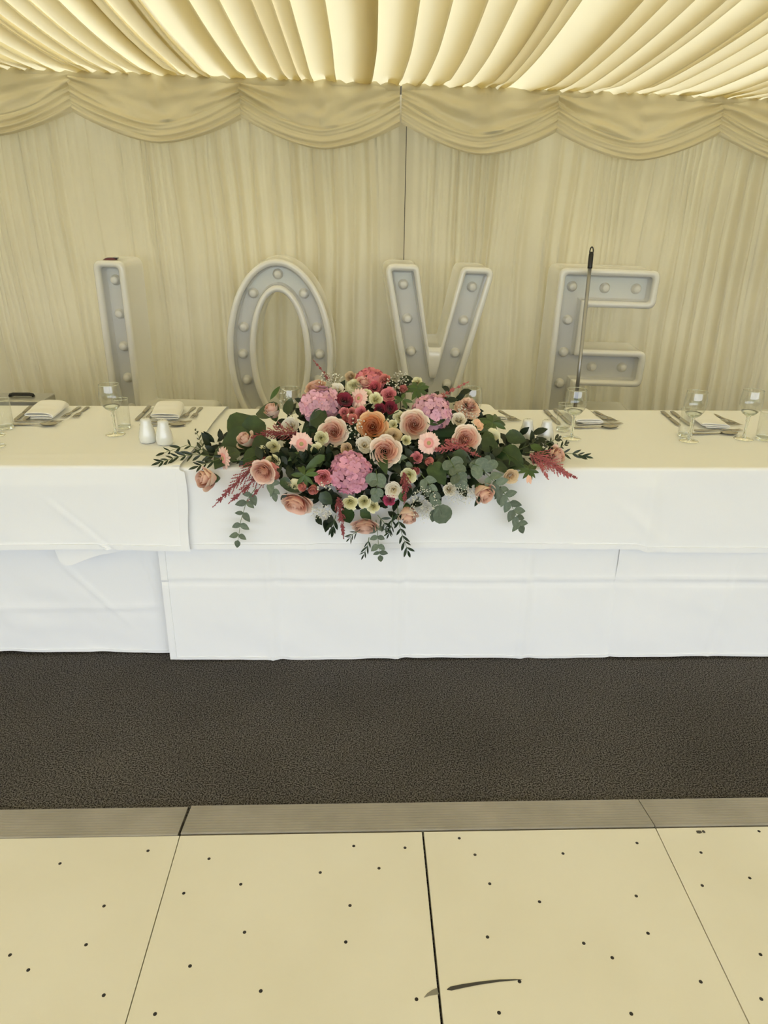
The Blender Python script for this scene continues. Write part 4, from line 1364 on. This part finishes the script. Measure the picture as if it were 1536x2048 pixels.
# foam base and the mass of shadowy leaves behind the blooms
fb = obj('floral_foam', *box_vf(-0.28, 0.28, -0.075, 0.075, 0.002, 0.085), M['foam'], FA, smooth=False, loc=(0, 0.04, 0))
add_bevel(fb, 0.02, 2)
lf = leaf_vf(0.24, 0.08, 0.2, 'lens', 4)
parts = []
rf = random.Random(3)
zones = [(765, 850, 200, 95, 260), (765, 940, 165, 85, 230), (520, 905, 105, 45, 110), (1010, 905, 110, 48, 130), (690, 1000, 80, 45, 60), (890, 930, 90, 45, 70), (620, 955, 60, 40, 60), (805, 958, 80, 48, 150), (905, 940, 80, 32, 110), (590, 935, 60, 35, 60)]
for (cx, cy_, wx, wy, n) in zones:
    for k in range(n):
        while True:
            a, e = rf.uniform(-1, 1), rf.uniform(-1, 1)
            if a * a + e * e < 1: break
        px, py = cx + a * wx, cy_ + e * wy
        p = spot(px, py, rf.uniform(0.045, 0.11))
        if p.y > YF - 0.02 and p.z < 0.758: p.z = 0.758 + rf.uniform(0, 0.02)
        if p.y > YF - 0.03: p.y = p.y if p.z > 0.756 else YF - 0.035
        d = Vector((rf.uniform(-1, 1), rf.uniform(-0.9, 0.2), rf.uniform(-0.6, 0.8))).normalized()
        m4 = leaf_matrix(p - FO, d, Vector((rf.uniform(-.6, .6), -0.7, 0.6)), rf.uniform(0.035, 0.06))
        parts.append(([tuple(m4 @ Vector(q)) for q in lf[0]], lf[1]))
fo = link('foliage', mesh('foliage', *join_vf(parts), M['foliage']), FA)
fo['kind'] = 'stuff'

# hydrangeas
hydrangea(637, 806, 44, 42, 'hyd_mauve', 46, label='mauve pink hydrangea head, upper left')
hydrangea(699, 947, 47, 47, 'hyd_pink', 50, label='bright pink hydrangea head, low in the middle')
hydrangea(866, 822, 42, 42, 'hyd_mauve', 44, label='mauve pink hydrangea head, upper right')
hydrangea(738, 760, 38, 30, 'hyd_salmon', 40, push=0.03, label='salmon pink hydrangea head at the top')
# large roses
rose(545, 824, 37, 'peach', (-0.1, 1.4), bud=True)
rose(493, 882, 40, 'blush', (-0.35, 0.9), bud=True)
rose(415, 957, 48, 'peach', (-0.7, 0.1), bud=True)
rose(525, 946, 50, 'peach', (-0.1, -0.35), push=-0.035)
rose(630, 772, 42, 'peach', (-0.2, 0.7), push=0.05)
rose(666, 864, 55, 'blush', (0, 0), mix=0.75)
rose(745, 853, 57, 'orange', (0, 0), mix=0.75)
rose(771, 903, 60, 'blush', (0, 0), push=-0.02, mix=0.8)
rose(829, 848, 56, 'blush', (0, 0), mix=0.75)
rose(934, 878, 54, 'blush', (0.1, 0), mix=0.75, push=-0.03)
rose(592, 1010, 62, 'peach', (-0.15, -0.75))
rose(731, 1055, 54, 'peach', (0, -0.9))
rose(816, 1028, 42, 'peach', (0.1, -0.9), bud=True)
rose(966, 984, 46, 'peach', (0.35, -0.5), bud=True)
rose(1109, 912, 40, 'peach', (0.6, 0.35), bud=True)
rose(727, 762, 32, 'peach', (0.1, 0.4), push=0.0)
# spray roses and lisianthus
for a in ((748, 772, 28, 'pink'), (777, 788, 30, 'rosepink'), (687, 823, 20, 'rosepink'), (721, 826, 28, 'rosepink'), (704, 838, 22, 'coral'), (704, 822, 16, 'coral'), (768, 757, 24, 'coral'),
          (646, 956, 33, 'rosepink'), (833, 915, 24, 'rosepink'), (778, 1000, 24, 'magenta')):
    bloom('spray_rose', *a)
for a in ((856, 924, 20, 'coral', 'bud', (0.4, 0.3)), (607, 972, 20, 'coral', 'bud', (-0.3, -0.3)), (627, 977, 22, 'coral', 'bud', (0.1, -0.4)), (831, 940, 18, 'rosepink', 'bud', (0, -0.3)), (692, 838, 16, 'coral', 'bud', None), (806, 780, 18, 'coral', 'bud', None)):
    bloom('rose_bud', *a)
for a in ((690, 798, 30, 'burgundy', 'open', (0.3, 0.2)), (782, 815, 26, 'burgundy', 'open', None), (760, 818, 24, 'burgundy', 'spray', None)):
    bloom('lisianthus', *a)
for a in ((733, 789, 24), (752, 797, 26), (523, 904, 25), (546, 894, 28), (545, 925, 30), (643, 876, 28), (633, 900, 29), (799, 833, 26), (786, 848, 19), (700, 1007, 30), (728, 1004, 26), (746, 1014, 25), (834, 762, 19), (813, 880, 20)):
    bloom('spray_rose', *a, 'cream')
for a in ((675, 779, 29, 'white', 'spray'), (580, 852, 33, 'white', 'open'), (729, 889, 32, 'white', 'open'), (787, 981, 32, 'white', 'open'), (900, 979, 26, 'white', 'spray'), (918, 838, 29, 'white', 'spray'),
          (707, 767, 32, 'cream', 'ruffled'), (817, 952, 30, 'cream', 'open'), (988, 874, 31, 'cream', 'ruffled'), (588, 974, 26, 'cream', 'ruffled'), (787, 870, 32, 'tan', 'ruffled'), (693, 898, 24, 'tan', 'open'),
          (1023, 953, 28, 'tan', 'open'), (574, 969, 18, 'tan', 'spray'), (700, 752, 22, 'tan', 'spray')):
    bloom('lisianthus', *a)
bloom('carnation', 939, 807, 48, 'blush', 'ruffled', (0.0, 0.5))
bloom('carnation', 535, 950, 40, 'coral', 'ruffled', (0.2, -0.5), push=0.02)
# gerberas
gerbera(603, 888, 50, (-0.05, -1, 0.35), push=-0.015)
gerbera(447, 917, 52, (-0.75, -0.65, 0.15), push=-0.01)
gerbera(857, 886, 50, (0.25, -1, 0.30), push=-0.02)
gerbera(718, 797, 46, (-0.6, -0.7, 0.45), push=0.01)
# alstroemeria petals
for (a, b) in (((950, 838), (962, 856)), ((956, 850), (970, 846)), ((962, 862), (958, 846)), ((1056, 950), (1062, 968)), ((1058, 952), (1054, 966)), ((938, 858), (944, 874))):
    o = single_leaf('midwide', a, b, -0.02); o.name = 'alstroemeria_petal'
    o.data = LEAF.setdefault('alst', mesh('alstroemeria_petal', *leaf_vf(0.25, .1, .2, 'ovate'), M['petal_ped']))
# astilbe
A, AP = M['astilbe'], M['astilbe_pink']
astilbe([(592, 866), (550, 864), (495, 878)], 34, A, 19, -0.025, 12)
astilbe([(530, 915), (480, 958), (425, 1015)], 44, A, 17, -0.005, 11, 26)
astilbe([(540, 925), (500, 968), (456, 1008)], 34, A, 15, -0.005, 8, 24)
astilbe([(545, 940), (520, 975), (490, 1008)], 18, A, 10, 0.0, 5, 24)
astilbe([(660, 762), (645, 742), (626, 719)], 10, A, 7, 0.02, 5, 24)
astilbe([(960, 878), (915, 893), (868, 900)], 36, AP, 20, -0.008, 12)
astilbe([(890, 880), (925, 898), (962, 914)], 22, AP, 15, -0.008, 8)
astilbe([(880, 795), (905, 780), (938, 763)], 13, AP, 9, 0.0, 7, 30)
astilbe([(1060, 908), (1098, 926), (1140, 953)], 40, AP, 20, -0.025, 12)
astilbe([(1110, 930), (1130, 945), (1155, 957)], 14, A, 10, -0.02, 6, 26)
astilbe([(1078, 925), (1088, 942), (1097, 960)], 14, AP, 10, -0.02, 5, 26)
astilbe([(676, 995), (682, 1035), (688, 1078)], 24, A, 16, -0.015, 9, 26)
astilbe([(808, 945), (812, 970), (808, 1008)], 26, A, 14, -0.01, 8, 30)
# gypsophila
gypsophila(660, 756, 50, 26, 60, 1.9)
gypsophila(798, 768, 50, 50, 80, 2.0)
gypsophila(712, 856, 44, 46, 40, 2.4, push=-0.02)
gypsophila(650, 972, 30, 24, 16, 2.4, push=-0.02)
gypsophila(643, 1022, 46, 32, 110, 1.9)
gypsophila(846, 1005, 56, 76, 190, 1.7)
gypsophila(920, 985, 66, 44, 170, 1.7)
gypsophila(940, 832, 30, 26, 40, 1.6, push=-0.02)
gypsophila(570, 795, 22, 44, 26, 2.0)
gypsophila(512, 842, 26, 12, 20, 1.4)
gypsophila(922, 818, 14, 14, 10, 2.6)
# broad dark leaves
for a in (((508, 832), (468, 884), 'salal', 1.1), ((530, 845), (478, 872), 'salal', 1.2), ((505, 872), (440, 892), 'salal', 1.2), ((540, 880), (505, 905), 'salal', 1.2), ((560, 822), (505, 822), 'salal', 0.8),
          ((470, 895), (430, 930), 'salal', 0.9), ((520, 900), (488, 930), 'salal', 0.9), ((652, 822), (618, 850), 'salal', 1.0), ((630, 830), (650, 856), 'salal', 1.0), ((850, 832), (892, 838), 'salal', 1.3),
          ((760, 905), (772, 945), 'midwide', 0.8), ((860, 925), (892, 968), 'salal', 1.0), ((890, 920), (925, 962), 'midwide', 1.0), ((1000, 900), (1045, 935), 'salal', 1.1), ((960, 880), (1000, 905), 'salal', 1.0),
          ((1010, 870), (1055, 880), 'salal', 0.9), ((1060, 890), (1095, 905), 'midwide', 0.8), ((985, 925), (1020, 945), 'salal', 0.7), ((640, 985), (665, 1010), 'salal', 1.0), ((690, 1015), (700, 1050), 'salal', 1.0),
          ((720, 1020), (745, 1040), 'salal', 0.9), ((560, 958), (585, 975), 'salal', 1.0), ((800, 985), (812, 1005), 'midwide', 1.4), ((540, 800), (560, 770), 'mid', 0.8), ((575, 830), (580, 790), 'salal', 0.6),
          ((600, 905), (575, 920), 'midwide', 0.8), ((650, 910), (610, 940), 'midwide', 0.7), ((905, 905), (945, 930), 'salal', 0.9), ((940, 935), (975, 925), 'euc_round', 0.8), ((600, 985), (560, 965), 'ruscus', 1.6),
          ((575, 985), (560, 1000), 'ruscus', 1.5), ((960, 990), (950, 1015), 'ruscus', 1.3)):
    single_leaf(a[2], a[0], a[1], -0.004, a[3])
# upright alstroemeria leaf tufts
for cx, cy_, n, ln in ((836, 778, 9, 26), (985, 845, 10, 32), (1058, 940, 9, 22), (975, 862, 6, 28), (610, 950, 8, 30), (805, 800, 5, 22)):
    for k in range(n):
        a = 2 * math.pi * k / n + rr.uniform(-.3, .3)
        single_leaf('mid', (cx, cy_), (cx + ln * math.cos(a), cy_ + ln * 0.8 * math.sin(a)), -0.012)
# trailing sprigs
sprig('ruscus_sprig', 'ruscus', [(440, 915), (390, 908), (350, 915), (322, 924)], 8, 26, 32, -0.005)
sprig('ruscus_sprig', 'ruscus', [(420, 905), (375, 890), (330, 905)], 4, 26, 35, 0.02)
sprig('ruscus_sprig', 'ruscus', [(470, 905), (420, 925), (398, 932)], 4, 28, 30, -0.01)
sprig('ruscus_sprig', 'ruscus', [(410, 905), (400, 880), (392, 862)], 3, 22, 25, 0.01)
sprig('ruscus_sprig', 'ruscus', [(1050, 905), (1110, 905), (1150, 908), (1168, 912)], 6, 24, 30, 0.0)
sprig('ruscus_sprig', 'ruscus', [(1060, 900), (1085, 892), (1108, 880), (1116, 876)], 5, 24, 25, 0.01)
sprig('ruscus_sprig', 'ruscus', [(1035, 900), (1060, 890), (1072, 880)], 4, 22, 28, 0.01)
sprig('ruscus_sprig', 'ruscus', [(1100, 905), (1120, 895), (1132, 888)], 3, 22, 25, 0.01)
sprig('ruscus_sprig', 'ruscus', [(795, 1010), (797, 1045), (806, 1075), (815, 1100)], 6, 28, 32, -0.005)
sprig('ruscus_sprig', 'thin', [(785, 1030), (782, 1055), (778, 1066)], 4, 24, 30, -0.005)
sprig('ruscus_sprig', 'ruscus', [(755, 1030), (768, 1045), (774, 1055)], 3, 22, 40, 0.0)
sprig('ruscus_sprig', 'thin', [(738, 1075), (736, 1090), (728, 1108)], 3, 24, 25, 0.0)
sprig('ruscus_sprig', 'ruscus', [(672, 1030), (668, 1045), (666, 1058)], 2, 30, 20, 0.0)
sprig('ruscus_sprig', 'thin', [(720, 1060), (706, 1068), (700, 1075)], 3, 20, 35, 0.0)
sprig('eucalyptus_sprig', 'eucalyptus', [(512, 975), (494, 1000), (482, 1040), (476, 1080)], 5, 26, 58, 0.0)
sprig('eucalyptus_sprig', 'eucalyptus', [(752, 1040), (755, 1065), (757, 1090), (760, 1110)], 4, 24, 55, 0.0)
sprig('eucalyptus_sprig', 'eucalyptus', [(840, 945), (858, 968), (870, 995), (876, 1018)], 5, 27, 40, -0.015)
single_leaf('euc_round', (878, 1012), (893, 1048), -0.015, 1.05, (0.1, -0.95, 0.2)); single_leaf('eucalyptus', (872, 1018), (864, 1046), -0.015)
sprig('eucalyptus_sprig', 'euc_round', [(895, 912), (906, 930), (916, 950), (922, 962)], 4, 27, 60, -0.02)
sprig('eucalyptus_sprig', 'eucalyptus', [(965, 940), (990, 965), (1012, 990), (1030, 1025), (1040, 1050)], 8, 30, 52, -0.005)
sprig('eucalyptus_sprig', 'euc_round', [(752, 940), (755, 962), (752, 985)], 3, 27, 55, -0.01)
sprig('eucalyptus_sprig', 'eucalyptus', [(985, 950), (996, 972), (998, 992)], 3, 26, 30, 0.0)
sprig('eucalyptus_sprig', 'eucalyptus', [(530, 955), (545, 970), (548, 985)], 2, 26, 40, 0.0)
sprig('eucalyptus_sprig', 'eucalyptus', [(800, 905), (780, 900), (812, 925)], 2, 24, 40, 0.0)
sprig('eucalyptus_sprig', 'euc_round', [(940, 925), (958, 932), (975, 930)], 2, 30, 50, -0.01)
# bare curling stems
for path in ([(992, 896), (1010, 905), (1020, 918), (1018, 930)], [(1000, 900), (1030, 918), (1050, 934)], [(768, 845), (778, 832), (798, 822)], [(465, 922), (490, 920), (512, 912)]):
    pts = [spot(px, py, -0.015) for px, py in path]
    o0 = pts[0]
    link('stem', mesh('stem', *tube([q - o0 for q in pts], 0.0016, 6), M['leafmid']), FA, o0 - FO)
